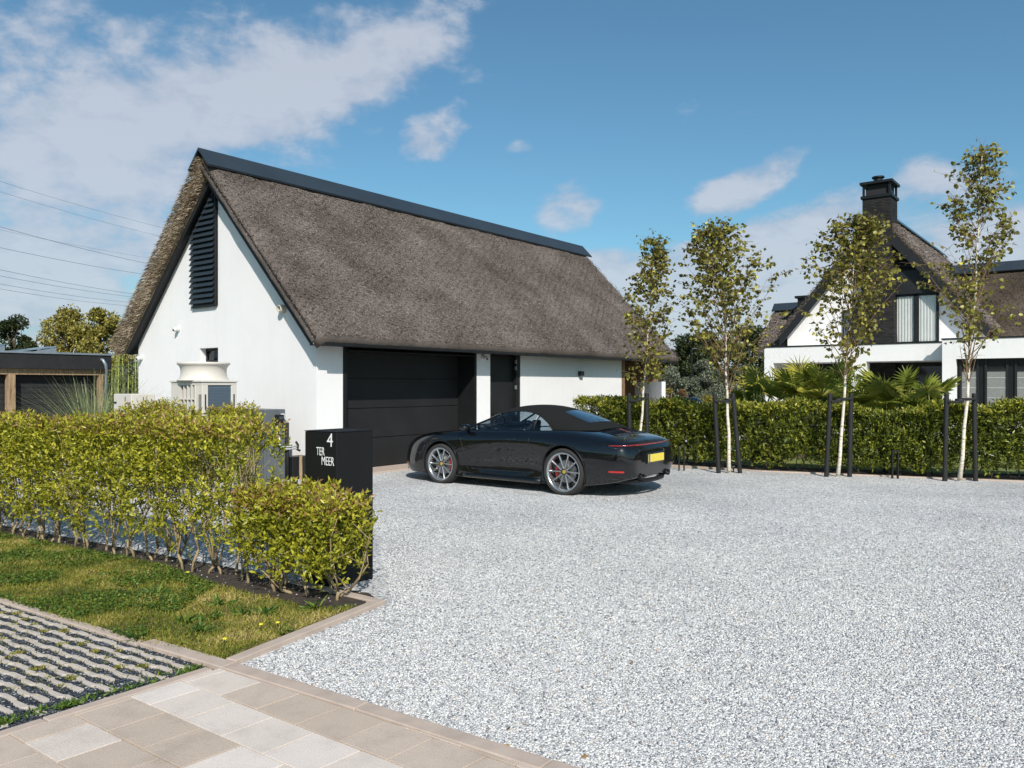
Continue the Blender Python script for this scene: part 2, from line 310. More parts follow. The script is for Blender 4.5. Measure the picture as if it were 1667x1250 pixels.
L_PALM = leafmat('palm_leaf', [(0,(.16,.21,.04)),(.5,(.42,.46,.08)),(.85,(.70,.66,.15)),(1,(.78,.7,.25))], .35, .5)
L_SWORD = leafmat('sword_leaf', [(0,(.09,.12,.04)),(.6,(.24,.27,.09)),(1,(.42,.42,.18))], .4, .3)
L_GRASS = leafmat('grass_blade', [(0,(.07,.10,.014)),(.35,(.19,.21,.026)),(.7,(.34,.30,.05)),(1,(.55,.43,.18))], .55, .35)
L_CLOVER = leafmat('clover_leaf', [(0,(.03,.07,.012)),(.6,(.085,.16,.022)),(1,(.2,.27,.04))], .5, .3)
L_PAMPAS = leafmat('pampas_blade', [(0,(.07,.10,.04)),(.6,(.17,.21,.09)),(1,(.38,.36,.20))], .6, .25)
L_BAMBOO = leafmat('bamboo_leaf', [(0,(.06,.09,.02)),(.6,(.17,.21,.04)),(1,(.36,.38,.07))], .6, .3)

# ------------------------------------------------------------------ ground
def sheet(name, pts, z, m, kind='structure'):
    mb = MB(); mb.add([(p[0], p[1], z) for p in pts], [tuple(range(len(pts)))])
    o = mb.build(name, m, fix=False)
    if o.data.polygons[0].normal.z < 0: o.data.flip_normals()
    return tag(o, kind=kind)
def strip(name, pts, w, z0, z1, m, side=1, bevel=.006, joints=1.0):
    """concrete edging made of butted lengths; pts = outer line, width to the given side"""
    mb = MB()
    for i in range(len(pts)-1):
        a, b = Vector(pts[i][:2]), Vector(pts[i+1][:2]); d = (b-a); Lh = d.length; d.normalize(); n = Vector((-d.y, d.x))*side*w
        k = max(1, round(Lh/joints))
        for j in range(k):
            p = a+d*(Lh*j/k+.003); q = a+d*(Lh*(j+1)/k-.003); dz = random.uniform(-.002, .002)
            mb.prism([p, q, q+n, p+n], z0, z1+dz)
    o = mb.build(name, m, bevel=bevel); return tag(o, kind='structure')
field = mat('far_field', (.075,.095,.03), .95, .3, .3)
sheet('field', [(-600,-300),(600,-300),(600,900),(-600,900)], -.06, field)
tag(link('garden_lawn', np_mesh('garden_lawn', [(-40,18,-.03),(45,13,-.03),(45,60,-.03),(-40,60,-.03)], [(0,1,2,3)]), mat('lawn_far', (.13,.15,.03), .95, .3, 2)), kind='structure')
kl = [gnd(380,1087), gnd(600,1153), gnd(905,1250)]       # gravel / long kerb line
kd = (kl[2]-kl[0]).normalized(); kR = kl[2]+kd*14
corner = gnd(629,983); sk0 = gnd(384,1084)
hb0, hb1 = gnd(42,881), gnd(554,984); hdir = (hb1-hb0).normalized(); hn = Vector((-hdir.y, hdir.x, 0))
bed_back = lambda t: hb1-hdir*t+hn*.32
bk = [Vector((1.2,18.6,0)), Vector((2.6,16.25,0)), gnd(1240,768), gnd(1667,785), gnd(1667,785)+(gnd(1667,785)-gnd(1240,768)).normalized()*9]
gl = bed_back(14); gc = bed_back(-.02)
grav = [kl[0], kR, Vector((26,-2,0)), bk[4], bk[3], bk[2], bk[1], bk[0], Vector((9,26,0)), Vector((-2,30,0)), Vector((-18,26,0)), gl, gc, corner, sk0]
sheet('gravel_drive', grav, 0, GRAVEL)
# lawn + bed
lawn = [hb1-hdir*14+hn*.10, hb1-hdir*2.2+hn*.1, gnd(548,992), gnd(583,988), gnd(356,1079), gnd(300,1066), gnd(240,1055), gnd(0,979)]
lw_far = gnd(0,979)+(gnd(0,979)-gnd(240,1055)).normalized()*9
lawn.append(lw_far)
LAWN = mat('lawn_soil', (.19,.15,.05), .95, .35, 7, .015, 40)
sheet('lawn', lawn, .010, LAWN)
bed = [hb1-hdir*14+hn*.02, hb1-hdir*2.2+hn*.0, hb1-hdir*1.2-hn*.22, hb1+hdir*.12-hn*.24, hb1+hdir*.25-hn*.05, gc, gl]
sheet('planting_bed', bed, .014, SOIL)
# kerbs
K_A0 = gnd(354,1078); K_A1 = gnd(576,990)
strip('lawn_kerb', [sk0, corner], .085, -.02, .034, CONC, 1)
strip('bed_kerb', [corner+Vector((-.01,.012,0)), bed_back(1.2)], .08, -.02, .030, CONC, 1)
strip('drive_kerb', [gnd(250,1047)+Vector((0,.0,0)), gnd(384,1086), gnd(600,1152), gnd(900,1247), kR], .10, -.02, .032, CONC, -1)
strip('paver_kerb', [lw_far, gnd(0,975), gnd(238,1049)], .07, -.02, .024, CONC, -1, joints=.9)
# flagstones: running bond
r2 = lambda x, y: gnd(300+x/5.557, 1050+y/5.557)
g0, g1, g2 = r2(1440,597), r2(1832,735), r2(1005,765)
ta, tb = g1-g0, g2-g0
g_edge = [gnd(0,1198), gnd(336,1093)]; ed = (g_edge[1]-g_edge[0]).normalized(); en = Vector((-ed.y, ed.x, 0))    # +en = towards the grid pavers
def clip(poly, o, n):   # keep (p-o).n <= 0
    out = []
    for i in range(len(poly)):
        a, b = poly[i], poly[(i+1)%len(poly)]; da, db = (a-o).dot(n), (b-o).dot(n)
        if da <= 0: out.append(a)
        if da*db < 0: out.append(a+(b-a)*(da/(da-db)))
    return out
def flag_mat():
    m, nt, b, N, L = nodes('flagstone'); b.inputs['Roughness'].default_value = .85; b.inputs['Specular IOR Level'].default_value = .3
    a = N('ShaderNodeAttribute'); a.attribute_name = 'rnd'; r = rampn(nt, [(0,(.46,.37,.30)),(.4,(.52,.425,.355)),(.6,(.58,.495,.43)),(1,(.67,.595,.545))]); L(a.outputs['Fac'], r.inputs[0])
    tc = N('ShaderNodeTexCoord'); n = N('ShaderNodeTexNoise'); n.inputs['Scale'].default_value = 5; n.inputs['Detail'].default_value = 8; n.inputs['Roughness'].default_value = .65; L(tc.outputs['Object'], n.inputs['Vector'])
    r2_ = rampn(nt, [(.3,(.86,.85,.84)),(.5,(1,1,1)),(.75,(1.05,1.04,1.03))]); L(n.outputs['Fac'], r2_.inputs[0])
    n3 = N('ShaderNodeTexNoise'); n3.inputs['Scale'].default_value = 170; n3.inputs['Detail'].default_value = 3; L(tc.outputs['Object'], n3.inputs['Vector'])
    r3 = rampn(nt, [(.3,(.84,.84,.84)),(.6,(1.04,1.04,1.04))]); L(n3.outputs['Fac'], r3.inputs[0])
    mu = N('ShaderNodeMix'); mu.data_type = 'RGBA'; mu.blend_type = 'MULTIPLY'; mu.inputs[0].default_value = 1; L(r.outputs[0], mu.inputs[6]); L(r2_.outputs[0], mu.inputs[7])
    mv = N('ShaderNodeMix'); mv.data_type = 'RGBA'; mv.blend_type = 'MULTIPLY'; mv.inputs[0].default_value = 1; L(mu.outputs[2], mv.inputs[6]); L(r3.outputs[0], mv.inputs[7]); L(mv.outputs[2], b.inputs['Base Color'])
    bp = N('ShaderNodeBump'); bp.inputs['Distance'].default_value = .003; L(n3.outputs['Fac'], bp.inputs['Height']); L(bp.outputs[0], b.inputs['Normal']); return m
mb = MB(); vals = []
kn = Vector((-kd.y, kd.x, 0))       # towards the gravel
tone = {0:(.15,.3), 1:(.75,1), 2:(.1,.45), 3:(.1,.4)}
for row in range(-1, 14):
    for k in range(-14, 26):
        off = .5*(row % 2)
        o = g0+ta*(k-off*1.03)+tb*row
        e = .004; ua, ub = ta.normalized()*e, tb.normalized()*e
        poly = [o+ua+ub, o+ta-ua+ub, o+ta+tb-ua-ub, o+tb+ua-ub]
        poly = clip(poly, g_edge[0]-en*.075, en)
        if len(poly) < 3: continue
        poly = clip(poly, gnd(384,1086)-kn*.108, kn)
        if len(poly) < 3: continue
        c = sum(poly, Vector())/len(poly)
        if c.y < -1 or c.length > 14: continue
        n0 = len(mb.v); mb.prism(poly, -.02, .024+random.uniform(-.0015,.0015))
        if row == 1: v = random.uniform(.72,1)
        elif row == 2 and -3 < k < 1: v = random.choice([.1,.95,.25])
        elif row == 0 and k < -2: v = .72
        else: v = random.choice([.1,.2,.3,.35,.45,.15,.7])
        vals += [v]*(len(mb.v)-n0)
fl = mb.build('flagstone_paving', flag_mat(), bevel=.004, seg=1); tag(fl, kind='structure')
a_ = fl.data.attributes.new('rnd', 'FLOAT', 'POINT'); a_.data.foreach_set('value', vals)
sheet('paving_bed', [gnd(340,1098), kR-kn*.11, Vector((12,-4,0)), Vector((-12,-4,0)), g_edge[0]-ed*8-en*.01], -.004, SOIL)
strip('paving_kerb', [g_edge[0]-ed*6, g_edge[1]], .07, -.02, .028, CONC, -1, joints=.9)
# grid pavers: wavy concrete ribs over basalt chips
gpoly = [lw_far, gnd(0,977), gnd(300,1068), gnd(352,1092), g_edge[1], g_edge[0], g_edge[0]-ed*8]
sheet('grid_paving_bed', gpoly, .002, DGRAVEL)
def inside(p, poly):
    c = False; n = len(poly)
    for i in range(n):
        a, b = poly[i], poly[(i+1)%n]
        if (a[1] > p[1]) != (b[1] > p[1]) and p[0] < (b[0]-a[0])*(p[1]-a[1])/(b[1]-a[1])+a[0]: c = not c
    return c
gd = (gnd(240,1052)-gnd(0,976)).normalized(); gnn = Vector((gd.y, -gd.x, 0)); mb = MB()
inner = gpoly
for i in range(0, 58):
    base = gnd(0,976)+gnn*(.115+i*.088)
    for k in range(-46, 30):
        # one rib block: an elongated lozenge-shaped bar with a step in the middle
        s0 = k*.30+(.15 if i % 2 else 0)
        prof = [(0,.008),(.03,.019),(.12,.021),(.15,.006),(.17,.005),(.27,.007),(.284,.012)]
        top = [base+gd*(s0+x)+gnn*(w+random.uniform(-.003,.003)) for x, w in prof]; bot = [base+gd*(s0+x)-gnn*((.009 if x < .14 else .024)+random.uniform(-.003,.003)) for x, w in prof]
        poly = top+bot[::-1]
        c = base+gd*(s0+.15)
        if c.y < .5 or not inside(c+gd*.05, gpoly) or (c-g_edge[0]).dot(en) < .10 or (c-g_edge[1]).dot(ed) > .0: continue
        if (gnd(0,976)-c).dot(gnn) > -.1: continue
        poly = clip(poly, g_edge[0]+en*.04, -en)
        if len(poly) > 2: mb.prism(poly, -.01, .017+random.uniform(-.002,.001))
tag(mb.build('grid_paving', PAVG, bevel=.005, seg=2), kind='structure')
# loose chips
def chips(name, poly, n, size, m, z, test=None, flat=.6):
    xs = [p[0] for p in poly]; ys = [p[1] for p in poly]; P = []
    while len(P) < n:
        t = random.random()
        p = (random.uniform(min(xs), max(xs)), random.uniform(min(ys), max(ys)))
        if inside(p, poly) and (test is None or test(p)): P.append(p)
    P = np.array(P); n = len(P)
    base = np.array([(1,0,0),(-1,0,0),(0,1,0),(0,-1,0),(0,0,1),(0,0,-1)], float)
    fcs = np.array([(0,2,4),(2,1,4),(1,3,4),(3,0,4),(2,0,5),(1,2,5),(3,1,5),(0,3,5)])
    sc = rng.uniform(.55,1,(n,6,1))*size*rng.uniform(.6,1.25,(n,1,1)); V = base[None]*sc
    q = unit(rng.normal(size=(n,3))); e1 = unit(np.cross(q, rng.normal(size=(n,3)))); e2 = np.cross(q, e1)
    V = V[:,:,0:1]*q[:,None]+V[:,:,1:2]*e1[:,None]+V[:,:,2:3]*e2[:,None]; V[:,:,2] *= flat
    V[:,:,0] += P[:,0,None]; V[:,:,1] += P[:,1,None]; V[:,:,2] += z+size*flat*.35
    Fc = (fcs[None]+np.arange(n)[:,None,None]*6).reshape(-1,3)
    o = link(name, np_mesh(name, V.reshape(-1,3), Fc, {'rnd': np.repeat(rng.random(n),6)}), m); return tag(o, kind='stuff')
def rndmat(name, stops, rough=.8):
    m, nt, b, N, L = nodes(name); a = N('ShaderNodeAttribute'); a.attribute_name = 'rnd'; r = rampn(nt, stops); L(a.outputs['Fac'], r.inputs[0]); L(r.outputs[0], b.inputs['Base Color']); b.inputs['Roughness'].default_value = rough
    b.inputs['Specular IOR Level'].default_value = .3; return m
STONE = rndmat('pale_stone', [(0,(.10,.11,.13)),(.12,(.30,.30,.315)),(.40,(.46,.457,.462)),(.72,(.59,.583,.58)),(.96,(.77,.755,.73)),(1,(.5,.36,.24))])
DSTONE = rndmat('basalt_stone', [(0,(.012,.015,.02)),(.6,(.035,.042,.055)),(.9,(.085,.095,.115)),(1,(.4,.41,.43))], .6)
near = [kl[0]+kn*.01, kR-kd*6, Vector((5.5,3.5,0)), Vector((9,13,0)), Vector((-2.4,13,0)), corner+Vector((.05,-.02,0)), sk0+Vector((.06,.02,0))]
tag(chips('loose_gravel', near, 210000, .0105, STONE, 0, lambda p: random.random() < min(1, (3.6/max(p[1],.5))**1.9)*max(0,1-p[1]/12.5) and p[1] > 2.6 and abs(p[0]) < p[1]*.68), 'loose pale grey gravel stones lying on the drive', 'gravel')
tag(chips('basalt_chippings', [gnd(-30,970), gnd(0,980), gnd(330,1080), gnd(340,1090), gnd(0,1196), gnd(-60,1215)], 24000, .012, DSTONE, .0), 'dark basalt chippings filling the gaps of the grid paving', 'chippings')
tag(chips('bed_gravel', [hb1+hdir*.1-hn*.28, hb1+hdir*.3-hn*.02, bed_back(0)+hn*.2, bed_back(5)+hn*.2, bed_back(5)-hn*.2, hb1-hdir*.6-hn*.1], 260, .011, STONE, .01, lambda p: random.random() < .6), 'pale stones scattered at the foot of the front hedge', 'gravel')

# lawn grass, clover
def area_pts(poly, n, dens=None):
    xs = [p[0] for p in poly]; ys = [p[1] for p in poly]; out = []
    while len(out) < n:
        p = (random.uniform(min(xs), max(xs)), random.uniform(min(ys), max(ys)))
        if inside(p, poly) and (dens is None or random.random() < dens(p)): out.append((p[0], p[1], .012))
    return np.array(out)
def pn(x, y, s=1.0, k=0):   # cheap smooth noise
    return .5+.25*(math.sin(x*2.1*s+1.3+k)*math.cos(y*2.7*s-.6*k)+math.sin((x+y)*3.7*s+2*k)*math.cos((x-y)*4.3*s+.8))
lp = [hb1-hdir*8+hn*.04, hb1-hdir*2.2+hn*.04, hb1-hdir*1.3-hn*.16, hb1-hdir*.05-hn*.22, gnd(583,990), gnd(356,1080), gnd(300,1067), gnd(240,1055), gnd(0,979), gnd(-90,950)]
G = area_pts(lp, 62000, lambda p: .35+.65*pn(p[0],p[1],1.4))
rn = np.array([min(1, max(0, 1.05*pn(x,y,1.6,2)-.42+.35*pn(x,y,4,5)+random.gauss(.12,.2)+.12*(x > -2.4))) for x,y,_ in G])
D = np.stack([rng.normal(0,.55,len(G)), rng.normal(0,.55,len(G)), rng.uniform(.5,1,len(G))],1)
tag(leaves_obj('grass', G, D, rng.uniform(.012,.048,len(G)), .006, L_GRASS, fold=0, rnd=rn), 'short yellowing grass of the small lawn in front of the hedge', 'grass', kind='stuff')
cl = area_pts(lp, 19000, lambda p: 1 if (pn(p[0],p[1],.9,1) > .42 and p[0] < -2.4) or pn(p[0],p[1],2.2,4) > .8 else .03)
cl[:,2] += rng.uniform(0,.03,len(cl)); D = np.stack([rng.normal(0,1,len(cl)), rng.normal(0,1,len(cl)), rng.uniform(0,.5,len(cl))],1)
tag(leaves_obj('clover', cl, D, .022, .020, L_CLOVER, fold=.1, up=np.array([[0,0,1.]])), 'dark green clover patches in the lawn', 'clover', kind='stuff')
# weeds
def tuft(name, c, n, ln, wd, m, label, cat, group=None, lean=.9, parent=None):
    P = np.array([c]*n, float)+rng.normal(0,.02,(n,3))*np.array([1,1,0]); D = np.stack([rng.normal(0,lean,n), rng.normal(0,lean,n), rng.uniform(.35,1,n)],1)
    o = leaves_obj(name, P, D, rng.uniform(ln*.6,ln,n), wd, m, parent, fold=.1)
    if label: tag(o, label, cat, group)
    return o
wl = area_pts([gnd(0,1190)+en*.03, gnd(336,1094)+en*.02, gnd(336,1090)+en*.09, gnd(0,1190)+en*.12], 900, lambda p: 1 if pn(p[0],p[1],3.6,3) > .60 else .05)
D = np.stack([rng.normal(0,1,900), rng.normal(0,1,900), rng.uniform(.3,1,900)],1)
tag(leaves_obj('weeds', wl, D, rng.uniform(.02,.045,900), .010, L_CLOVER, fold=.1), 'green weeds growing along the edge of the grid paving', 'weeds', kind='stuff')
ml = area_pts([gnd(0,985), gnd(240,1058), gnd(330,1075), gnd(350,1090), gnd(300,1100), gnd(0,1150)], 2600, lambda p: 1 if pn(p[0],p[1],5.3,6) > .80 else .03)
D = np.stack([rng.normal(0,.7,2600), rng.normal(0,.7,2600), rng.uniform(.3,1,2600)],1)
tag(leaves_obj('moss', ml, D, rng.uniform(.010,.022,2600), .006, L_GRASS, fold=0), 'yellow green moss and grass tufts between the grid pavers', 'moss', kind='stuff')
spots = [(255,968),(395,1000),(300,1015),(430,1000),(510,990),(225,1040),(325,1030),(360,985)]
for i, (px, py) in enumerate(spots):
    tuft('lawn_weed', gnd(px,py,.015), 26, .13, .018, L_CLOVER, ['broad leaved weed rosette in the middle of the lawn','green weed rosette right of the middle of the lawn','flat weed near the front edge of the lawn','weed rosette by the lawn kerb','weed under the low end of the hedge','dark weed at the left front of the lawn','weed close to the front corner of the lawn','weed rosette below the tall hedge'][i], 'weed', 'weeds in the lawn', 1.2)
YF = mat('dandelion', (.62,.55,.03), .7, .1)
for i, (px, py) in enumerate([(306,939),(425,1026),(366,1050),(452,1023)]):
    c = gnd(px,py,.02); mb = MB(); mb.tube([(c.x,c.y,.01),(c.x,c.y,.055)], .002, 5); h_ = MB(); h_.lathe([(.0,.055),(.015,.06),(.013,.066),(0,.068)], 10, 0, Matrix.Translation((c.x,c.y,0)))
    st = mb.build('dandelion', L_CLOVER); h_.build('flower_head', YF, st)
    tag(st, ['yellow dandelion near the foot of the hedge','yellow dandelion left of its neighbour by the lawn kerb','yellow dandelion closest to the front corner of the lawn','yellow dandelion nearest the lawn kerb'][i], 'flower', 'dandelions in the lawn')
# fallen leaves on the gravel
FL = mat('fallen_leaf', (.28,.15,.05), .7, .3, 30)
for i, (px, py) in enumerate([(824,1187),(820,1217),(1030,1081),(1280,783),(990,816),(947,1230)]):
    c = gnd(px,py,.014); V, Fc, rn_ = leaf_arrays(np.array([[c.x,c.y,.016]]), np.array([[random.uniform(-1,1),random.uniform(-1,1),.1]]), .035, .024, .3)
    tag(link('fallen_leaf', np_mesh('fallen_leaf', V, Fc, {'rnd': rn_}), FL), ['dry brown leaf beside the long kerb on the gravel','brown leaf curled against the long kerb','dry leaf alone on the open gravel','yellow leaf on the gravel below the second birch','brown leaf on the gravel below the rear wheel','brown leaf low on the gravel right of the kerb'][i], 'leaf', 'fallen leaves on the drive')

# ------------------------------------------------------------------ buildings
RZ = math.atan2(.7937,.6084); U = Vector((math.cos(RZ), math.sin(RZ), 0)); W = Vector((-math.sin(RZ), math.cos(RZ), 0))
class Frame:
    def __init__(s, o): s.o = Vector((o[0], o[1], 0))
    def on_b(s, px, py, b=0):
        o = s.o+W*b; k = (px-CX)/F; a = (k*o.y-o.x)/(U.x-k*U.y); p = o+U*a; return a, EYE+(HZ-py)*p.y/F
    def on_a(s, px, py, a=0):
        o = s.o+U*a; k = (px-CX)/F; b = (k*o.y-o.x)/(W.x-k*W.y); p = o+W*b; return b, EYE+(HZ-py)*p.y/F
def fr_empty(name, f): return empty(name, f.o, RZ)
def sn(a, s_, k=0): return (np.sin(a*1.7+k)+np.sin(a*3.1+s_*2.3+k*2)+np.sin(s_*4.1-a*5.3+k)+np.sin(a*9.7+s_*7.9))/4
def thatch_slab(name, parent, a0, a1, mid, half, he, hr, th, sgn, na, ns, nstraw, M=Matrix.Identity(4), verge=.22, slen=.13, swid=.011, end_straw=4500, mats=None, seed=1, backstraw=None, inset=0.0):
    """one slope of a thatched roof; cross section in (b,h); ridge at b=mid, eave lip at b=mid+sgn*half"""
    A = np.linspace(a0, a1, na); n_out = ns
    tl = math.hypot(half, hr-he); du = np.array([half, he-hr])/tl; nrm = np.array([du[1]*-1, du[0]])   # down-slope, outward normal (b outward, h)
    # loop of the section: ridge outer -> eave outer -> rounded lip -> eave under -> ridge under
    sec = []
    for i in range(n_out): sec.append((tl*i/(n_out-1), 0.0, 1))
    for k in range(1, 6):
        t = k/5*math.pi/2; sec.append((tl+.10*math.sin(t)-.10*0, -.0-.16*(1-math.cos(t)), .6))
    sec.append((tl-.04, -th, 0)); sec.append((0.15, -th, 0))
    sec = np.array(sec); m = len(sec)
    V = np.zeros((na, m, 3))
    d_end = np.minimum(A-a0, a1-A)
    drop = np.where(d_end < verge, verge-np.sqrt(np.maximum(0, verge**2-(verge-d_end)**2)), 0)*.75
    for i, a in enumerate(A):
        s_ = sec[:,0]; off = sec[:,1]+sec[:,2]*(.022*sn(a, s_, seed)+.012*np.sin(a*23+s_*31)-drop[i])
        b = du[0]*s_+nrm[0]*off; h = hr+du[1]*s_+nrm[1]*off
        V[i,:,0] = a+inset*max(0, 1-(a-a0)/1.0)*(np.clip(-sec[:,1]/th,0,1)); V[i,:,1] = mid+sgn*b; V[i,:,2] = h
    idx = np.arange(na*m).reshape(na, m); nx = np.roll(idx, -1, axis=1)
    Fc = np.stack([idx[:-1], idx[1:], nx[1:], nx[:-1]], -1).reshape(-1,4)
    if sgn > 0: Fc = Fc[:, ::-1]
    mi = np.zeros(len(Fc), int)
    V1 = V.reshape(-1,3); allV = [V1]; rn_ = [np.full(len(V1), .42)]
    me = bpy.data.meshes.new(name)
    faces = [tuple(f) for f in Fc]; caps = [tuple(idx[0]), tuple(idx[-1][::-1])]
    if sgn > 0: caps = [c[::-1] for c in caps]
    # straws on the outer slope
    def srf(a, s_, off):
        de = np.minimum(a-a0, a1-a); dr = np.where(de < verge, verge-np.sqrt(np.maximum(0, verge**2-(verge-de)**2)), 0)*.75
        o = off+.022*sn(a, s_, seed)-dr; b = du[0]*s_+nrm[0]*o; h = hr+du[1]*s_+nrm[1]*o
        return np.stack([a, mid+sgn*b, h], 1)
    tris = []; mids = []
    def add_straws(P, D, ln, wd, mi_):
        n = len(P); D = unit(D); sd_ = unit(np.cross(D, unit(rng.normal(size=(n,3)))))
        ln = ln[:,None]; T = np.stack([P-sd_*wd/2, P+sd_*wd/2, P+D*ln], 1).reshape(-1,3)
        base = sum(len(x) for x in allV); allV.append(T); rn_.append(np.repeat(rng.random(n),3))
        tris.append(np.arange(n*3).reshape(n,3)+base); mids.append(np.full(n, mi_))
    n = nstraw; a = rng.uniform(a0+.01, a1-.01, n); s_ = rng.uniform(.15, tl+.03, n)
    D = np.zeros((n,3)); D[:,1] = sgn*(du[0]+nrm[0]*.45); D[:,2] = du[1]+nrm[1]*.45; D += rng.normal(0,.38,(n,3))
    add_straws(srf(a, s_, -.004), D, rng.uniform(.4,1,n)*slen, swid, 0)
    # bristles on the two cut verge ends
    for (ae, dirn, cnt) in ((a0, -1, end_straw), (a1, 1, end_straw//3)):
        n = cnt; s_ = rng.uniform(.05, tl+.03, n); o = -rng.uniform(.02, th, n); b = du[0]*s_+nrm[0]*o; h = hr+du[1]*s_+nrm[1]*o
        P = np.stack([np.full(n, ae)+(inset*(-o/th) if dirn < 0 else 0)+(rng.uniform(0,.02,n)-.05)*-dirn, mid+sgn*b, h],1)
        D = np.zeros((n,3)); D[:,0] = dirn*.75; D[:,1] = sgn*(du[0]+nrm[0]*.5); D[:,2] = du[1]+nrm[1]*.5; D += rng.normal(0,.16,(n,3))
        add_straws(P, D, rng.uniform(.5,1,n)*slen*1.1, swid, 1)
    # eave lip bristles
    n = int((a1-a0)*260); a = rng.uniform(a0, a1, n); o = -rng.uniform(0, th*.8, n); s_ = np.full(n, tl+.03)
    b = du[0]*s_+nrm[0]*o; h = hr+du[1]*s_+nrm[1]*o; P = np.stack([a, mid+sgn*b, h],1); D = np.zeros((n,3)); D[:,1] = sgn*du[0]; D[:,2] = du[1]; D += rng.normal(0,.2,(n,3))
    add_straws(P, D, rng.uniform(.3,.9,n)*slen, swid, 0)
    allV = np.concatenate(allV)
    me.from_pydata(allV.tolist(), [], faces+caps+[tuple(t) for t in np.concatenate(tris).tolist()])
    me.polygons.foreach_set('material_index', [0]*len(faces)+[1,1]+np.concatenate(mids).tolist())
    me.polygons.foreach_set('use_smooth', [True]*len(faces)+[False]*(2+sum(len(t) for t in tris)))
    at_ = me.attributes.new('rnd','FLOAT','POINT'); at_.data.foreach_set('value', np.concatenate(rn_).astype(np.float32))
    me.update(); o = link(name, me, mats or [THATCH, THATCHG], parent); o.matrix_local = M; return o
def ridge_cap(parent, a0, a1, mid, h, db, dh, m, M=Matrix.Identity(4)):
    mb = MB(); t = .035
    for sg in (-1, 1):
        pts = [(mid, h), (mid+sg*db, h-dh), (mid+sg*(db-.02), h-dh-t), (mid, h-t*1.4)]
        k = round((a1-a0)/2.4)
        for j in range(k):
            x0 = a0+(a1-a0)*j/k+(.002 if j else 0); x1 = a0+(a1-a0)*(j+1)/k-.002
            mb.add([(x0,p[0],p[1]) for p in pts]+[(x1,p[0],p[1]) for p in pts], [(0,1,2,3),(7,6,5,4),(0,4,5,1),(1,5,6,2),(2,6,7,3),(3,7,4,0)])
    o = mb.build('ridge_cap', m, parent); o.matrix_local = M; return o
def gable_poly(mid, half, he, hr, h0):    # under the roof
    return [(mid-half,h0),(mid+half,h0),(mid+half,he),(mid,hr),(mid-half,he)]
def prism_a(mb, pts, a0, a1, mi=0):       # polygon in (b,h) extruded along a
    n = len(pts); vs = [(a0,p[0],p[1]) for p in pts]+[(a1,p[0],p[1]) for p in pts]
    mb.add(vs, [tuple(range(n)), tuple(range(2*n-1,n-1,-1))]+[(i,n+i,n+(i+1)%n,(i+1)%n) for i in range(n)], mi)
def prism_b(mb, pts, b0, b1, mi=0):       # polygon in (a,h) extruded along b
    n = len(pts); vs = [(p[0],b0,p[1]) for p in pts]+[(p[0],b1,p[1]) for p in pts]
    mb.add(vs, [tuple(range(n)), tuple(range(2*n-1,n-1,-1))]+[(i,n+i,n+(i+1)%n,(i+1)%n) for i in range(n)], mi)

# ---- the thatched garage
GF = Frame((-3.444,14.06)); HW = 6.155; MID = HW/2
house = fr_empty('thatched_garage', GF)
tag(house, 'white rendered garage with steep grey thatched roof beside the drive', 'garage')
SL = 1.03
wz0, wz1 = GF.on_a(325,590)[1], GF.on_a(325,567)[1]; wbl, wbr = GF.on_a(325,580)[0], GF.on_a(355,580)[0]
under = lambda b: 2.59+min(b, HW-b)*SL
mb = MB()
prism_a(mb, [(0,0),(HW,0),(HW,wz0),(0,wz0)], 0, .3)
prism_a(mb, [(wbl,wz0),(HW,wz0),(HW,wz1),(wbl,wz1)], 0, .3)
prism_a(mb, [(0,wz0),(wbr,wz0),(wbr,wz1),(0,wz1)], 0, .3)
prism_a(mb, [(0,wz1),(HW,wz1),(HW,under(0)-.02),(MID,under(MID)-.02),(0,under(0)-.02)], 0, .3)
prism_a(mb, [(1.6,0),(HW,0),(HW,under(0)-.02),(MID,under(MID)-.02),(1.6,under(1.6)-.02)], 12.7, 13.0)
TOP = 2.40
ga0, ga1, da0, da1 = .60, 4.32, 4.857, 6.0
for x0, x1 in ((.3,ga0),(ga1,da0),(da1,10.76)): mb.bar(x0, x1, 0, .56, 0, TOP)
mb.bar(0.3, 13, HW-.3, HW, 0, TOP)                      # rear wall
mb.bar(10.46, 10.76, .56, 1.9, 0, TOP); mb.bar(10.76, 12.7, 1.6, 1.9, 0, TOP)
mb.build('wall', WHITE, house)
mb = MB(); mb.bar(.3, 12.7, .565, HW-.31, 2.36, 2.40); mb.build('ceiling', DARKGAP, house)
ro = thatch_slab('roof', house, -.36, 13.5, MID, MID+.47, 2.54, 6.19, .31, -1, 260, 60, 330000, seed=1, slen=.055, swid=.0115, verge=.26, mats=[THATCH, THATCHM], end_straw=5000, inset=.17)
ro2 = thatch_slab('roof', house, -.36, 13.5, MID, MID+.47, 2.54, 6.19, .31, 1, 120, 30, 16000, seed=3, end_straw=11000, slen=.12, inset=.17, verge=.16)
ridge_cap(house, -.41, 13.55, MID, 6.30, .37, .38, RIDGE)
for sg in (-1, 1):
    mb = MB(); e = MID+.44
    f_ = lambda d: under(0)+(-.0)+SL*(-d)
    pts = []
    e = MID+.20
    for d, dz in ((e,0),(0.0,0),(0.0,-.15),(e-.0,-.14)):
        pts.append((MID+sg*d, 2.59+(MID-d)*SL-.006+dz))
    # clip the foot level
    prism_a(mb, [pts[1], pts[0], (pts[0][0], pts[0][1]-.02), (MID+sg*(e-.13), pts[0][1]-.022), (pts[2])], -.19, -.15)
    mb.build('verge_board', BLACKM, house)
    mb = MB(); q = MID+.2
    prism_a(mb, [(MID,under(MID)-.015),(MID+sg*q,2.59+(MID-q)*SL-.015),(MID+sg*q,2.59+(MID-q)*SL-.05),(MID,under(MID)-.06)], -.15, -.003)
    mb.build('soffit_board', BLACKM, house)
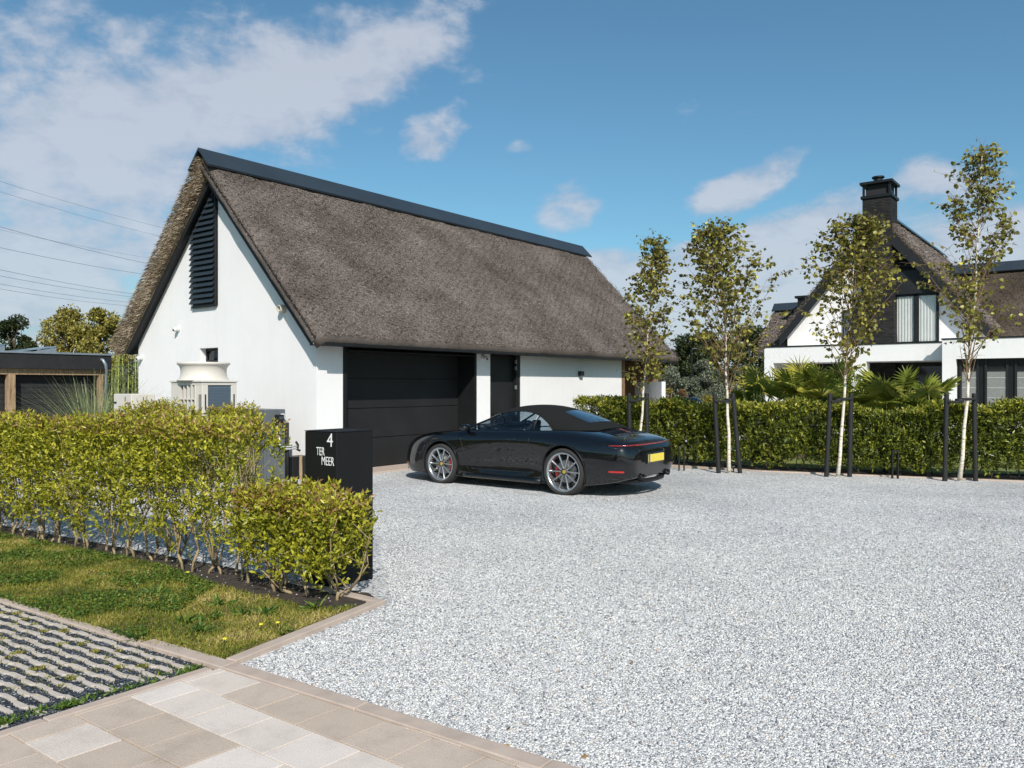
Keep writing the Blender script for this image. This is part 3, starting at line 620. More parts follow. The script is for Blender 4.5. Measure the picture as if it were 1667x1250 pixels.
mb = MB(); mb.bar(-.15, 13.0, -.44, -.003, 2.345, 2.375); mb.bar(-.17, 13.05, -.46, -.443, 2.335, 2.385); mb.build('eave_board', BLACKG, house)
# garage door
d = MB(); d.bar(ga0+.09, ga1, .50, .55, .02, TOP); 
gd_ = d.build('garage_door', BLACKM, house)
m4 = MB()
for k in range(4):
    z0 = .03+k*.585; m4.bar(ga0+.09, ga1-.005, .478, .50, z0+.006, z0+.579)
m4.build('door_panel', BLACKM, gd_, bevel=.006)
mb = MB(); mb.bar(ga0, ga0+.085, -.012, .56, 0, TOP); mb.bar(ga0+.09, ga1, -.02, .50, 2.28, 2.30); mb.bar(ga1-.02, ga1+.001, -.012, .47, 0, TOP); mb.bar(ga1+.001,ga1+.05,-.014,-.001,0,TOP); mb.build('door_surround', BLACKG, house)
mb = MB(); mb.bar(ga0-.1, ga1+.1, -.22, .47, -.05, .035); mb.build('threshold', CONC, house, bevel=.005)
# personnel door
dd = MB(); dd.bar(da0+.03, da0+.99, .13, .18, .03, TOP-.02); pd = dd.build('door', BLACKM, house)
dd = MB(); dd.bar(da0, da0+.03, .05, .2, 0, TOP); dd.bar(da0+.99, da1, .02, .2, 0, TOP); dd.build('door_frame', BLACKG, house)
hb = MB(); hz = 1.05; hb.tube([(da0+.10,.12,hz),(da0+.10,.07,hz),(da0+.24,.07,hz)], .010); hb.box((da0+.10,.125,hz-.0),(.045,.012,.2)); hb.build('handle', BLACKG, pd)
HST = mat('hinge_steel', (.35,.36,.38), .35, .1, metal=.6)
for z in (.35,1.0,1.6,2.05,2.2): hg = MB(); hg.bar(da0+.975, da0+1.0, .006, .05, z-.045, z+.045); hg.build('hinge', HST, pd)
# open bay on the far end
for x0, x1 in ((10.78,10.95),(12.75,13.0)):
    mb = MB(); mb.bar(x0, x1, .0, .22 if x0 < 12 else 1.4, .0, TOP); mb.build('oak_post', WOODD, house)
mb = MB(); mb.bar(11.2, 12.2, 1.53, 1.6, 0.9, 2.1); w_ = mb.build('bay_window', BLACKG, house)
mb = MB(); mb.bar(11.27, 12.13, 1.515, 1.53, .97, 2.03); mb.build('pane', mat('bay_pane', (.03,.035,.04), .08, .1), w_)
# louvred gable opening
lb_r = GF.on_a(355,400)[0]; lb_l = GF.on_a(316,497)[0]; lz0 = GF.on_a(335,498)[1]
mb = MB(); rail = lambda b: 2.59+min(b,HW-b)*SL-.10
prism_a(mb, [(lb_r,lz0),(lb_l,lz0),(lb_l,rail(lb_l)),(lb_r+.02,rail(lb_r+.02)),(lb_r,rail(lb_r+.02))], -.03, -.003)
lv = mb.build('gable_louvre', BLACKG, house)
k = 0; z = lz0+.05; mb = MB()
while z < rail(lb_r)-.12:
    bl = min(lb_l, HW-(z+.10-2.49)/SL)
    if bl-lb_r > .12:
        x0, x1 = lb_r+.05, bl+(.03 if bl == lb_l else -.04)
        prism = [(-.035,z+.095),(-.042,z+.108),(-.105,z+.004),(-.098,z-.004)]
        prism_b(mb, prism, x0, x1)
    z += .112
mb.build('slat', SLAT, lv)
mb = MB(); mb.bar(-.07,-.003, lb_r-.0, lb_r+.045, lz0-.02, rail(lb_r)-.0); mb.bar(-.07,-.003, lb_r+.045, lb_l+.0, lz0-.03, lz0+.005); mb.build('frame', BLACKG, lv)
# small window
mb = MB(); mb.bar(.14,.19, wbr-.0, wbr+.05, wz0, wz1); mb.bar(.14,.19, wbl-.05, wbl, wz0, wz1); mb.bar(.14,.19, wbr+.05, wbl-.05, wz1-.05, wz1); mb.bar(.14,.19, wbr+.05, wbl-.05, wz0, wz0+.05)
wn_ = mb.build('window', BLACKG, house)
mb = MB(); mb.bar(.16,.17, wbr+.05, wbl-.05, wz0+.05, wz1-.05); mb.build('pane', GLASSD, wn_)
mb = MB(); mb.bar(.26,.27, wbr+.05, wbr+.22, wz0, wz1); mb.build('curtain', mat('beige_curtain', (.35,.3,.25), .9), wn_)
mb = MB(); mb.bar(.0,.30, -.001, .0, 0, .1)
# plinth line
def wall_thing(name, fr, parent_loc, label, cat, group=None):
    e = empty(name, fr.o+U*parent_loc[0]+W*parent_loc[1]+Vector((0,0,parent_loc[2])), RZ); return tag(e, label, cat, group)
# dome cameras and vents on the gable and wall
METW = mat('white_plastic', (.62,.62,.6), .4, .05); 
def security_camera(b, h, label, on_long=None):
    if on_long is None: e = wall_thing('security_camera', GF, (0, b, h), label, 'security camera', 'security cameras on the garage'); Rm = Matrix.Identity(4)
    else: e = wall_thing('security_camera', GF, (on_long, 0, h), label, 'security camera', 'security cameras on the garage'); e.rotation_euler[2] = RZ+math.pi/2; Rm = Matrix.Identity(4)
    mb = MB(); T = Matrix.Rotation(R(-90),4,'Y'); mb.lathe([(0,0),(.065,0),(.065,.03),(.05,.045),(0,.045)], 24, 0, T); mb.build('mount', METW, e, smooth=False)
    mb = MB(); mb.lathe([(0,-.048),(.03,-.04),(.047,-.015),(.05,.01),(.04,.035),(0,.05)], 20, 0, Matrix.Translation((-.075,0,-.02))@T); mb.build('camera_ball', METW, e, smooth=True)
    mb = MB(); mb.lathe([(0,.0),(.022,.0),(.018,.02),(0,.022)], 16, 0, Matrix.Translation((-.115,0,-.035))@T); mb.build('lens', BLACKG, e, smooth=True)
b_, h_ = GF.on_a(291,535); security_camera(b_, h_, 'small white camera on the gable left of the louvre')
b_, h_ = GF.on_a(231,582); security_camera(b_, h_, 'white camera under the left foot of the gable roof')
a_, h_ = GF.on_b(786,582); security_camera(0, h_, 'round camera on the white pier between garage door and door', on_long=a_)
b_, h_ = GF.on_a(463,503); e = wall_thing('vent_hood', GF, (0,b_,h_), 'round cream vent hood high on the gable under the right verge', 'vent')
mb = MB(); T = Matrix.Rotation(R(-90),4,'Y'); mb.lathe([(.0,.0),(.075,.0),(.075,.10),(.06,.13),(.05,.13),(.05,.02),(0,.02)], 24, 0, T); mb.build('hood', mat('cream_plastic',(.52,.47,.40),.5), e, smooth=False)
a_, h_ = GF.on_b(943,608); e = wall_thing('wall_lamp', GF, (a_,0,h_), 'square black up and down lamp on the white wall behind the car', 'wall lamp')
mb = MB(); mb.bar(-.07,.07,-.11,-.012,-.06,.06); mb.build('lamp_body', BLACKG, e, bevel=.004); mb = MB(); mb.bar(-.05,.05,-.012,0,-.04,.04); mb.build('mount', BLACKG, e)

# ---- outdoor units in front of the gable
def unit_frame(px, Z): return Frame(((px-CX)*Z/F, Z))
uf = unit_frame(329, 13.0); ue = tag(fr_empty('heat_pump', uf), 'large beige outdoor unit with round fan cowl on top before the gable', 'heat pump')
w_, l_, hT = .95, .64, 1.70     # along b (left), along a (back), height
mb = MB()
for (x, y) in ((0,0),(l_-.10,0)): pass
mb.bar(0,l_,0,w_,0,.12); mb.bar(0,l_,0,w_,hT-.05,hT)
mb.bar(0,.11,0,.11,.12,hT-.05); mb.bar(l_-.10,l_,0,.05,.12,hT-.05); mb.bar(0,.05,w_-.30,w_,.12,hT-.05); mb.bar(.05,l_,w_-.03,w_,.12,hT-.05); mb.bar(0,.03,.11,.20,.12,hT-.05)
mb.build('casing', BEIGE, ue, bevel=.008)
COIL = mat('coil_fin', (.085,.115,.15), .5, .15, 60)
mb = MB(); mb.bar(.11,l_-.10,.025,.05,.12,hT-.05); mb.bar(.035,.05,.20,w_-.30,.12,hT-.05)
for i in range(60): z = .14+i*(hT-.22)/60; mb.bar(.112,l_-.102,.018,.025,z,z+.012)
mb.build('coil', COIL, ue)
mb = MB()
for i in range(5): y = .20+i*(w_-.5)/4; mb.bar(-.012,.034,y-.010,y+.010,.12,hT-.05)
for z in (.45,.80,1.15,1.42): mb.bar(-.010,.030,.20,w_-.30,z-.010,z+.010)
mb.build('grille', BEIGE, ue)
for z0_ in (.2,.55,.9,1.25):
    for bx in ((-.003,.001,.023,.047),(-.003,.001,.073,.097),(.048,.072,-.003,.001),(l_-.065,l_-.04,-.003,.001)):
        mb = MB(); mb.bar(*bx,z0_,z0_+.25); mb.build('slot', DARKGAP, ue)
mb = MB(); T = Matrix.Translation((l_/2+.0, w_/2, hT)); mb.bar(-.02,l_+.02,-.02,w_+.02,hT+.001,hT+.03)
mb.build('top_plate', BEIGE, ue, bevel=.006)
mb = MB(); mb.lathe([(.43,.03),(.40,.05),(.375,.10),(.365,.16),(.37,.23),(.40,.285),(.425,.30),(.425,.335),(.395,.335),(.35,.28),(.335,.16),(.34,.03)], 64, 0, T); mb.build('fan_cowl', BEIGE, ue, smooth=True)
mb = MB(); mb.box((l_/2,w_/2,hT+.12),(.64,.03,.01)); mb.box((l_/2,w_/2,hT+.12),(.03,.64,.01)); mb.lathe([(.0,.09),(.09,.10),(.09,.14),(0,.15)],24,0,T); mb.build('fan', DARKGAP, ue)
# pipes and small box beside it
uf2 = unit_frame(214, 13.6); u2 = tag(fr_empty('outdoor_unit', uf2), 'low cream outdoor unit left of the large cowl unit', 'outdoor unit')
mb = MB(); mb.bar(0,.42,0,.62,.0,1.50); mb.build('casing', BEIGE, u2, bevel=.012)
mb = MB(); mb.bar(-.012,-.002,.20,.205,.05,1.45); mb.bar(.42*0+.20,.205,-.012,-.002,.05,1.45); mb.build('seam', DARKGAP, u2)
mb = MB(); mb.box((-.008,.55,1.35),(.014,.08,.025)); mb.build('handle', DARKGAP, u2)
mb = MB(); 
for (y,z) in ((.125,1.36),(.11,1.335),(.14,1.335)): mb.prism([(0,.012),(.010,0),(0,-.012),(-.010,0)], -.0, .004, 0, Matrix.Translation((-.003,y,z))@Matrix.Rotation(R(-90),4,'Y'))
mb.build('emblem', mat('emblem_red',(.45,.10,.05),.5), u2)
mb = MB(); mb.box((-.004,.055,1.345),(.006,.07,.03)); mb.build('badge', mat('badge_grey',(.16,.15,.15),.5), u2); mb = MB(); mb.box((-.004,.10,1.27),(.006,.05,.035)); mb.build('sticker', mat('sticker_blue',(.10,.28,.42),.5), u2)
uf3 = unit_frame(431, 13.55); u3 = tag(fr_empty('meter_cabinet', uf3), 'tall grey metal cabinet right of the cowl unit with black meter', 'cabinet')
mb = MB(); mb.bar(0,.42,0,.72,.0,1.235); mb.build('casing', GREYM, u3, bevel=.010)
mb = MB(); mb.bar(-.014,-.002,.04,.68,.05,1.18); mb.bar(.03,.39,-.014,-.002,.05,1.18); mb.build('panel', GREYM, u3, bevel=.004)
mb = MB(); mb.bar(-.02,-.014,.2,.45,.86,1.04); mb.build('plate', mat('plate_grey',(.24,.25,.26),.4), u3)
mb = MB(); mb.lathe([(0,0),(.07,0),(.07,.008),(0,.01)],24,0,Matrix.Translation((-.016,.25,.78))@Matrix.Rotation(R(-90),4,'Y')); mb.build('sticker', mat('sticker_cyan',(.05,.30,.50),.5), u3)
mb = MB(); mb.box((.245,-.07,1.06),(.12,.11,.17)); mt = mb.build('meter', BLACKG, u3, bevel=.01); mb = MB(); mb.box((.34,-.03,1.08),(.06,.03,.16)); mb.build('bracket', PIPEW, u3)
mb = MB(); mb.box((.235,-.13,1.09),(.07,.008,.05)); mb.build('display', mat('display',(.06,.07,.07),.15), mt)
mb = MB()
for dx in (0,.04): mb.tube([(.22+dx,-.05,.98),(.22+dx,-.05,.70-dx),(.24+dx,-.05,.63-dx),(.30+dx,-.05,.585-dx),(.62,-.06,.58-dx)], .014, 8)
mb.build('pipe', PIPEW, u3, smooth=True)
mb = MB(); mb.tube([(.46,-.0,.0),(.46,-.0,1.0)], .03, 8); mb.tube([(.60,-.06,.66),(.64,-.06,.60),(.63,-.06,.52),(.68,-.06,.5)], .022, 8); mb.build('cable', DARKGAP, u3, smooth=True)
mb = MB(); mb.bar(.43,.47,.05,.5,.0,1.04); mb.build('side_panel', GREYM, u3)
uf4 = unit_frame(476, 13.9); u4 = tag(fr_empty('utility_box', uf4), 'low black box with a timber peg at the foot of the white gable corner', 'box')
mb = MB(); mb.bar(0,.42,0,.25,.02,.40); mb.build('casing', BLACKG, u4, bevel=.01); mb = MB(); mb.tube([(.12,-.08,.0),(.14,-.05,.42)], .028, 6); mb.build('timber_peg', WOOD, u4); mb = MB(); mb.tube([(.36,-.06,.0),(.36,-.06,.18)], .015, 6); mb.build('pipe', PIPEW, u4)

# ---- address pillar
C1 = gnd(609.5,940.5); C2v = gnd(547.5,957); pf = Frame((C2v.x, C2v.y)); 
pl = tag(fr_empty('address_pillar', pf), 'square black metal pillar with white number 4 behind the low hedge', 'pillar')
PILL = mat('black_powder_coat', (.008,.008,.0085), .55, .12, 4, .0006, 500, spec=.25)
mb = MB(); mb.bar(0,.40,0,.40,-.02,1.262); mb.build('casing', PILL, pl, bevel=.004)
mb = MB(); mb.bar(-.003,.403,-.003,.403,1.264,1.270); mb.build('top_plate', PILL, pl, bevel=.002)
def text_obj(name, body, size, loc, m, parent, rot, sx=1.0, ext=.002, bold=.0):
    c = bpy.data.curves.new(name, 'FONT'); c.body = body; c.size = size; c.extrude = ext; c.offset = bold; c.align_x = 'LEFT'
    t = bpy.data.objects.new(name, c); C.objects.link(t); dg = bpy.context.evaluated_depsgraph_get()
    me = bpy.data.meshes.new_from_object(t.evaluated_get(dg)); C.objects.unlink(t); bpy.data.objects.remove(t)
    o = link(name, me, m, parent); o.location = loc; o.rotation_euler = rot; o.scale = (sx, 1, 1); return o
LET = mat('white_letter', (.75,.75,.74), .5, .03)
# text on the face a=0 (normal -a); reading direction is -b
def face_px(px, py): return pf.on_a(px, py, 0)
rt = Matrix(((0,0,-1),(-1,0,0),(0,1,0))).to_euler()
for body, (x0, yb), (x1, yt) in (('4',(532.5,726.5),(542,705)),('TER',(515.5,740.5),(528.5,727.5)),('MEER',(524,756.5),(544,743))):
    b0, z0_ = face_px(x0, yb); b1, _ = face_px(x1, yb); _, z1_ = face_px(x0, yt); hh = z1_-z0_
    o = text_obj('number' if body == '4' else 'lettering', body, 1.0, (0,0,0), LET, pl, rt, 1, .001, -.004)
    co = [v.co.copy() for v in o.data.vertices]; mnx, mxx = min(c.x for c in co), max(c.x for c in co); mny, mxy = min(c.y for c in co), max(c.y for c in co)
    for v in o.data.vertices:
        v.co.x = (v.co.x-mnx)/(mxx-mnx)*(b0-b1); v.co.y = (v.co.y-mny)/(mxy-mny)*hh; v.co.z = .002 if v.co.z > 0 else 0
    o.location = (-.001, b0, z0_)

# ------------------------------------------------------------------ vegetation
def hedge(name, line, hgt, depth, nsh, nl, ll, lw, m, label, cat='hedge', bare=.3, stems=None, r_top=.06, dens=None, shl=.12, spread=.85, group=None, hfun=None, stemm=None, thin=.0, face=.62):
    root = empty(name, line[0]); tag(root, label, cat, group)
    o0 = Vector(line[0]); segs = []; tot = 0
    for i in range(len(line)-1):
        a, b = Vector(line[i])-o0, Vector(line[i+1])-o0; segs.append((tot, a, b)); tot += (b-a).length
    def pos(t):
        for s0, a, b in reversed(segs):
            if t >= s0: L_ = (b-a).length; d = (b-a)/L_; return a+d*(t-s0), d
        return segs[0][1], (segs[0][2]-segs[0][1]).normalized()
    P = []; D = []
    while len(P) < nsh:
        t = random.uniform(-.02, tot); p, d = pos(max(0,t)); n = Vector((-d.y, d.x, 0)); H = hgt if hfun is None else hfun(t)
        # bias to the outside of the box
        side = random.uniform(-1,1); 
        if random.random() < face: side = math.copysign(random.uniform(.75,1), side)
        z = random.random()**.8
        if random.random() < .22: z = random.uniform(.93,1.0)
        zz = bare*H*random.uniform(.6,1.1)+(H-bare*H*.8)*z*.97
        w = depth/2*(1-.25*max(0,(z-.9)*10)*random.random())
        if dens and random.random() > dens(t, zz/H, side): continue
        q = p+n*side*w; bul = (.035 if depth < .5 else .08)*math.sin(t*3.1+zz*4)+.03*math.sin(t*7.7+2)
        q = q+n*math.copysign(bul, side); 
        P.append((q.x,q.y,zz+.02*math.sin(t*5)+.015*math.sin(t*13))); D.append((n.x*side*.5+random.gauss(0,.35), n.y*side*.5+random.gauss(0,.35), .75 if z > .5 else .5))
    P = np.array(P); D = np.array(D); Q, DD = shoots(P, D, nl, shl, spread)
    hrel = Q[:,2]/hgt; rn = np.clip(rng.beta(2.2,2.2,len(Q))*.72+np.repeat(rng.normal(.10,.10,len(P)),nl)+.08*(hrel > .93), 0, .86)
    rn = np.where((hrel > .9) & (rng.random(len(Q)) < .30), rng.uniform(.9,1,len(Q)), rn)
    leaves_obj('foliage', Q, DD, rng.uniform(ll*.55,ll*1.1,len(Q)), lw, m, root, rnd=rn)
    # twigs carrying the shoots
    mb = MB(); 
    if stems:
        ns, hr_, rad = stems
        for i in range(ns):
            t = (i+random.uniform(.2,.8))*tot/ns; p, d = pos(t); n = Vector((-d.y,d.x,0)); H = hgt if hfun is None else hfun(t)
            s_ = MB(); fork = random.uniform(.04,.16)*H; base = p+n*random.uniform(-.10,.10)
            lean = d*random.gauss(0,.07)+n*random.gauss(0,.05); kn_ = base+lean*.6+Vector((0,0,fork))
            s_.tube([base+Vector((0,0,-.03)), base+lean*.2+Vector((0,0,fork*.5)), kn_], [rad*1.15, rad, rad*.95], 7)
            for j in range(random.choice([2,3,3,4])):
                e1 = kn_+d*random.gauss(0,.09)+n*random.gauss(0,.07)+Vector((0,0,.28*H)); e2 = e1+d*random.gauss(0,.06)+n*random.gauss(0,.07)+Vector((0,0,.30*H)); e3 = e2+d*random.gauss(0,.05)+n*random.gauss(0,.06)+Vector((0,0,.28*H*random.uniform(.6,1)))
                s_.tube([kn_, (kn_+e1)/2+d*random.gauss(0,.015), e1, e2, e3], [rad*.7, rad*.6, rad*.5, rad*.36, rad*.2], 5)
                for q in range(3):
                    f = random.choice([e1,e2,(e1+e2)/2]); g = f+Vector((random.gauss(0,.10),random.gauss(0,.10),random.uniform(.06,.2))); s_.tube([f,g],[rad*.26,rad*.12],4)
            s_.build('stem', stemm or STEM, root, smooth=True)
    return root
fd = lambda t: hb1-hdir*t
# tall front hedge : from the left out of frame to the step; low one to the corner
xs_low = .88
def dens_front(t, z, s): return min(1, .55+.75*z) if z > .28 else .45
tot_t = 9.65
hedge('tall_hedge', [fd(xs_low+tot_t)+hn*.12, fd(1.02)+hn*.12], 1.33, .46, 11500, 8, .052, .022, L_PRIVET, 'tall yellow green clipped hedge along the lawn at the left', bare=.20, stems=(68,1,.012), dens=lambda t,z,s: (min(1,.34+1.0*z)*(1 if t < 4.5 else .85) if z < .62 else 1)*(1 if t < tot_t-.9 else .6)*(1 if math.sin(t*5.3+z*9)+math.sin(t*2.9-z*13) > -1.0 else .35), shl=.13, hfun=lambda t: 1.20+.07*max(0,(t-5)/4.7)+.02*math.sin(t*1.7), face=.5)
hedge('low_hedge', [fd(.95)+hn*.06, fd(.0)+hn*.06], .73, .44, 1450, 8, .055, .023, L_PRIVET, 'low clipped hedge at the lawn corner in front of the black pillar', bare=.26, stems=(9,1,.013), dens=lambda t,z,s: min(1,.35+.9*z), shl=.12, face=.5)
bf = lambda x, y: Vector((x, y, 0))
hedge('round_bush', [gnd(212,800)*0+bf((214-CX)*11.9/F,11.9), bf((318-CX)*11.9/F,11.75)], 1.375, .5, 1500, 8, .05, .02, L_PRIVET, 'yellow green bush showing above the tall hedge before the cowl unit', 'bush', bare=.3, stems=(6,1,.012), hfun=lambda t: 1.15+.13*math.sin(max(0,min(1,t/.95))*math.pi)**.5)
hedge('round_bush', [bf((352-CX)*11.6/F,11.6), bf((404-CX)*11.4/F,11.4)], 1.40, .45, 800, 8, .05, .02, L_PRIVET, 'yellow green bush showing above the tall hedge beside the grey cabinet', 'bush', bare=.3, stems=(4,1,.012), hfun=lambda t: 1.17+.12*t)
# hedge across the back of the drive
hk = [Vector((2.15,17.6,0)), bk[2]+Vector((.1,.42,0)), bk[3]+Vector((.12,.42,0)), bk[4]+Vector((.12,.42,0))]
hedge('long_hedge', hk, 1.27, .62, 19000, 7, .095, .034, L_LAUREL, 'long green hedge behind the birches across the back of the drive', bare=.07, stems=(70,1,.012), shl=.17, spread=.8, dens=lambda t,z,s: (1 if z > .12 else .55)*(1 if math.sin(t*4.1+z*7)+math.sin(t*7.3-z*11+1)+math.sin(z*23+t*2) > -.7 else .30), face=.6, stemm=BARK, hfun=lambda t: 1.20+.05*math.sin(t*1.9)+.03*math.sin(t*5.1)-.16*math.exp(-((t-5.4)/.35)**2))
hedge('short_hedge', [Vector((1.80,18.9,0)), Vector((2.7,17.6,0))], 1.28, .6, 1800, 7, .08, .03, L_LAUREL, 'short piece of green hedge between the white wall and the car', bare=.07, stems=(10,1,.012), shl=.15)
mb = MB()
for i in range(len(hk)-1):
    a, b = hk[i]-Vector((.1,.42,0)), hk[i+1]-Vector((.1,.42,0)); d = (b-a).normalized(); n = Vector((-d.y,d.x,0))
    k = round((b-a).length/1.0)
    for j in range(k):
        p = a+(b-a)*(j/k)+d*.003; q = a+(b-a)*((j+1)/k)-d*.003; mb.prism([p,q,q+n*.07,p+n*.07], -.02, .045+random.uniform(-.003,.003))
tag(mb.build('hedge_kerb', CONC, bevel=.005), kind='structure').location.z = -.022
sheet('hedge_bed', [hk[0]-Vector((.1,.34,0)), hk[1]-Vector((.1,.34,0)), hk[2]-Vector((.1,.34,0)), hk[3]-Vector((.1,.34,0)), hk[3]+Vector((.1,.6,0)), hk[2]+Vector((.1,.6,0)), hk[1]+Vector((.1,.6,0)), hk[0]+Vector((.3,.6,0))], .012, SOIL)

def birch(px, base, tops, rad, nb, low, spread, nleaf, seed, label, bend=0, thin_low=False, Z=None, top=None, minlen=.5, crown_shift=0):
    rs = random.Random(seed); root = empty('birch_tree', base); tag(root, label, 'birch tree', 'young birches along the back of the drive')
    H = top[2]; N_ = 12; pts = []
    for i in range(N_+1):
        f = i/N_; pts.append(Vector((top[0]*f**1.1+bend*math.sin(f*math.pi)+rs.gauss(0,.012)*(i>1), rs.gauss(0,.012), -.05+(H+.05)*f)))
    rads = [rad*(1-.93*(i/N_)**.85)*(1.18 if i == 0 else 1)+.004 for i in range(N_+1)]
    mb = MB(); mb.tube(pts, rads, 12); tr = mb.build('trunk', BIRCH, root, smooth=True)
    def tp(z):
        f = max(0,min(.999, z/H))*N_; i = int(f); return pts[i].lerp(pts[i+1], f-i)
    br = MB(); LP = []; LD = []
    for b in range(nb):
        f = (b+rs.random())/nb; z = low+(H*.97-low)*f**.9; p0 = tp(z); az = rs.uniform(0, 2*math.pi)
        L_ = spread*1.45*(.60+.50*rs.random())*(min(1, .72+f*1.4) if f < .2 else 1-.80*(f-.2)/.8); el = R(rs.uniform(44,66)); r0_ = 0
        hd = Vector((math.cos(az), math.sin(az), 0)); P_ = [p0]; n_ = 6; r0 = max(.004, rad*.33*(1-f*.7))
        L_ = max(.16, min(L_, (H-z)/math.sin(el)*.9))
        for k in range(1, n_+1):
            e = el+R(14)*k/n_-R(12)*(k/n_)**2; P_.append(P_[-1]+(hd*math.cos(e)+Vector((0,0,math.sin(e))))*L_/n_+Vector((rs.gauss(0,.012),rs.gauss(0,.012),0)))
        br.tube(P_, [r0*(1-.8*k/n_) for k in range(n_+1)], 5, cap=False)
        # side twigs
        for k in range(1, n_+1):
            lown = .25 if (thin_low and P_[k].z < low+.8) else 1
            for q in range((1 if k < 3 else 2) if k < n_ else 4):
                if rs.random() > .85*(lown*.4+.6): continue
                td = (hd*rs.uniform(.2,1)+Vector((rs.gauss(0,.7),rs.gauss(0,.7),rs.uniform(-.1,.9)))).normalized(); tl = rs.uniform(.12,.36)*(.7+.3*lown); st = P_[k]; en_ = st+td*tl
                br.tube([st,(st+en_)/2+Vector((0,0,.01)),en_],[.0032,.0025,.0014],4, cap=False)
                for w in range(rs.choice([4,5,6,7])):
                    if rs.random() > lown: continue
                    s_ = rs.uniform(.2,1); LP.append(st.lerp(en_, s_)+Vector((rs.gauss(0,.02),rs.gauss(0,.02),0))); LD.append((rs.gauss(0,.7)+td.x*.4, rs.gauss(0,.7), rs.uniform(-1.2,.15)))
    for w in range(16): z = H*rs.uniform(.8,1.0); LP.append(tp(z)+Vector((rs.gauss(0,.04),rs.gauss(0,.04),0))); LD.append((rs.gauss(0,1),rs.gauss(0,1),-.5))
    br.build('branches', BIRCH if False else mat('birch_twig',(.20,.12,.06),.8,.2), tr, smooth=True)
    LP = np.array([tuple(p) for p in LP]); LD = np.array(LD)
    if len(LP) > nleaf: idx = rng.permutation(len(LP))[:nleaf]; LP, LD = LP[idx], LD[idx]
    rn = np.clip(rng.beta(1.6,2.4,len(LP)), 0, 1)
    # leaves broad and pointed: two-piece blade of six points
    n = len(LP); Dn = unit(LD); r_ = unit(rng.normal(size=(n,3))); Sd = unit(np.cross(Dn, r_)); Un = np.cross(Sd, Dn); L1 = rng.uniform(.050,.092,(n,1)); W1 = L1*.42
    V = np.stack([LP, LP+Dn*L1*.22+Sd*W1*.85+Un*W1*.25, LP+Dn*L1*.5+Sd*W1*.95+Un*W1*.3, LP+Dn*L1, LP+Dn*L1*.5-Sd*W1*.95+Un*W1*.3, LP+Dn*L1*.22-Sd*W1*.85+Un*W1*.25],1).reshape(-1,3)
    i_ = np.arange(n)*6; Fc = np.concatenate([np.stack([i_,i_+1,i_+2,i_+3],1), np.stack([i_,i_+3,i_+4,i_+5],1)])
    link('crown', np_mesh('crown', V, Fc, {'rnd': np.repeat(rn,6)}), L_BIRCH, root)
    return root
def treebase(px, Z): return Vector(((px-CX)*Z/F, Z, 0))
def toploc(px, py, px0, Z): return ((px-px0)*Z/F, 0, EYE+(HZ-py)*Z/F)
Z1, Z2, Z3, Z4 = 15.9, 15.0, 14.4, 13.75
birch(0, treebase(1040,Z1), 1, .027, 60, 1.50, .52, 2100, 11, 'slim young birch behind the parked car, leftmost of the birches', top=toploc(1066,388,1040,Z1))
birch(0, treebase(1187,Z2), 1, .032, 92, 1.38, 1.18, 3700, 12, 'leafy young birch between the garage and the villa, bushiest of the birches', bend=.02, top=toploc(1172,372,1187,Z2))
birch(0, treebase(1364,Z3), 1, .031, 86, 1.70, 1.06, 3300, 13, 'leafy young birch standing in front of the villa chimney', bend=.03, top=toploc(1392,362,1364,Z3))
birch(0, treebase(1562,Z4), 1, .032, 80, 1.60, .90, 2050, 14, 'tallest birch with bare lower twigs, rightmost of the birches', bend=.06, top=toploc(1599,240,1562,Z4), thin_low=True)
def stakes(pxl_t, pxl_b, pxr_t, pxr_b, Z, pxt, label, y_top=640, zt=None):
    root = empty('tree_support', treebase(pxt, Z)); tag(root, label, 'tree stakes', 'black stakes holding the birches')
    o = treebase(pxt, Z); h = EYE+(HZ-y_top)*Z/F
    tops = []
    for a, b in ((pxl_t,pxl_b),(pxr_t,pxr_b)):
        p = Vector(((b-pxt)*Z/F, 0, -.05)); q = Vector(((a-pxt)*Z/F, 0, h)); mb = MB(); mb.tube([p,(p+q)/2,q-Vector((0,0,.02)),q],[.042,.041,.040,.036],12); mb.build('stake', STAKE, root, smooth=False); tops.append(q)
    mb = MB(); zz = h-.10
    a, b = tops[0]+Vector((0,-.042,0)), tops[1]+Vector((0,-.042,0)); tx = Vector((.02,-.05,0))
    for p, q, dz in ((a, tx, -.05),(tx, b, .0)): mb.tube([Vector((p.x,p.y,zz+dz)), Vector((q.x,q.y,zz+dz))], .024, 6)
    mb.lathe([(.07,-.03),(.075,0),(.07,.03),(.064,.03),(.064,-.03),(.07,-.03)], 20, 0, Matrix.Translation((.0,0,zz-.025))); mb.build('crossbar', STAKE, root); return root
stakes(1024,1026,1053,1054,Z1,1040,'pair of black stakes at the birch behind the car', 640)
stakes(1163,1170,1193,1205,Z2,1187,'pair of leaning black stakes at the bushiest birch', 640)
stakes(1351.5,1345,1385.5,1383,Z3,1364,'pair of black stakes at the birch in front of the chimney', 640)
stakes(1541,1538,1586,1588,Z4,1562,'pair of black stakes at the tallest birch', 640)
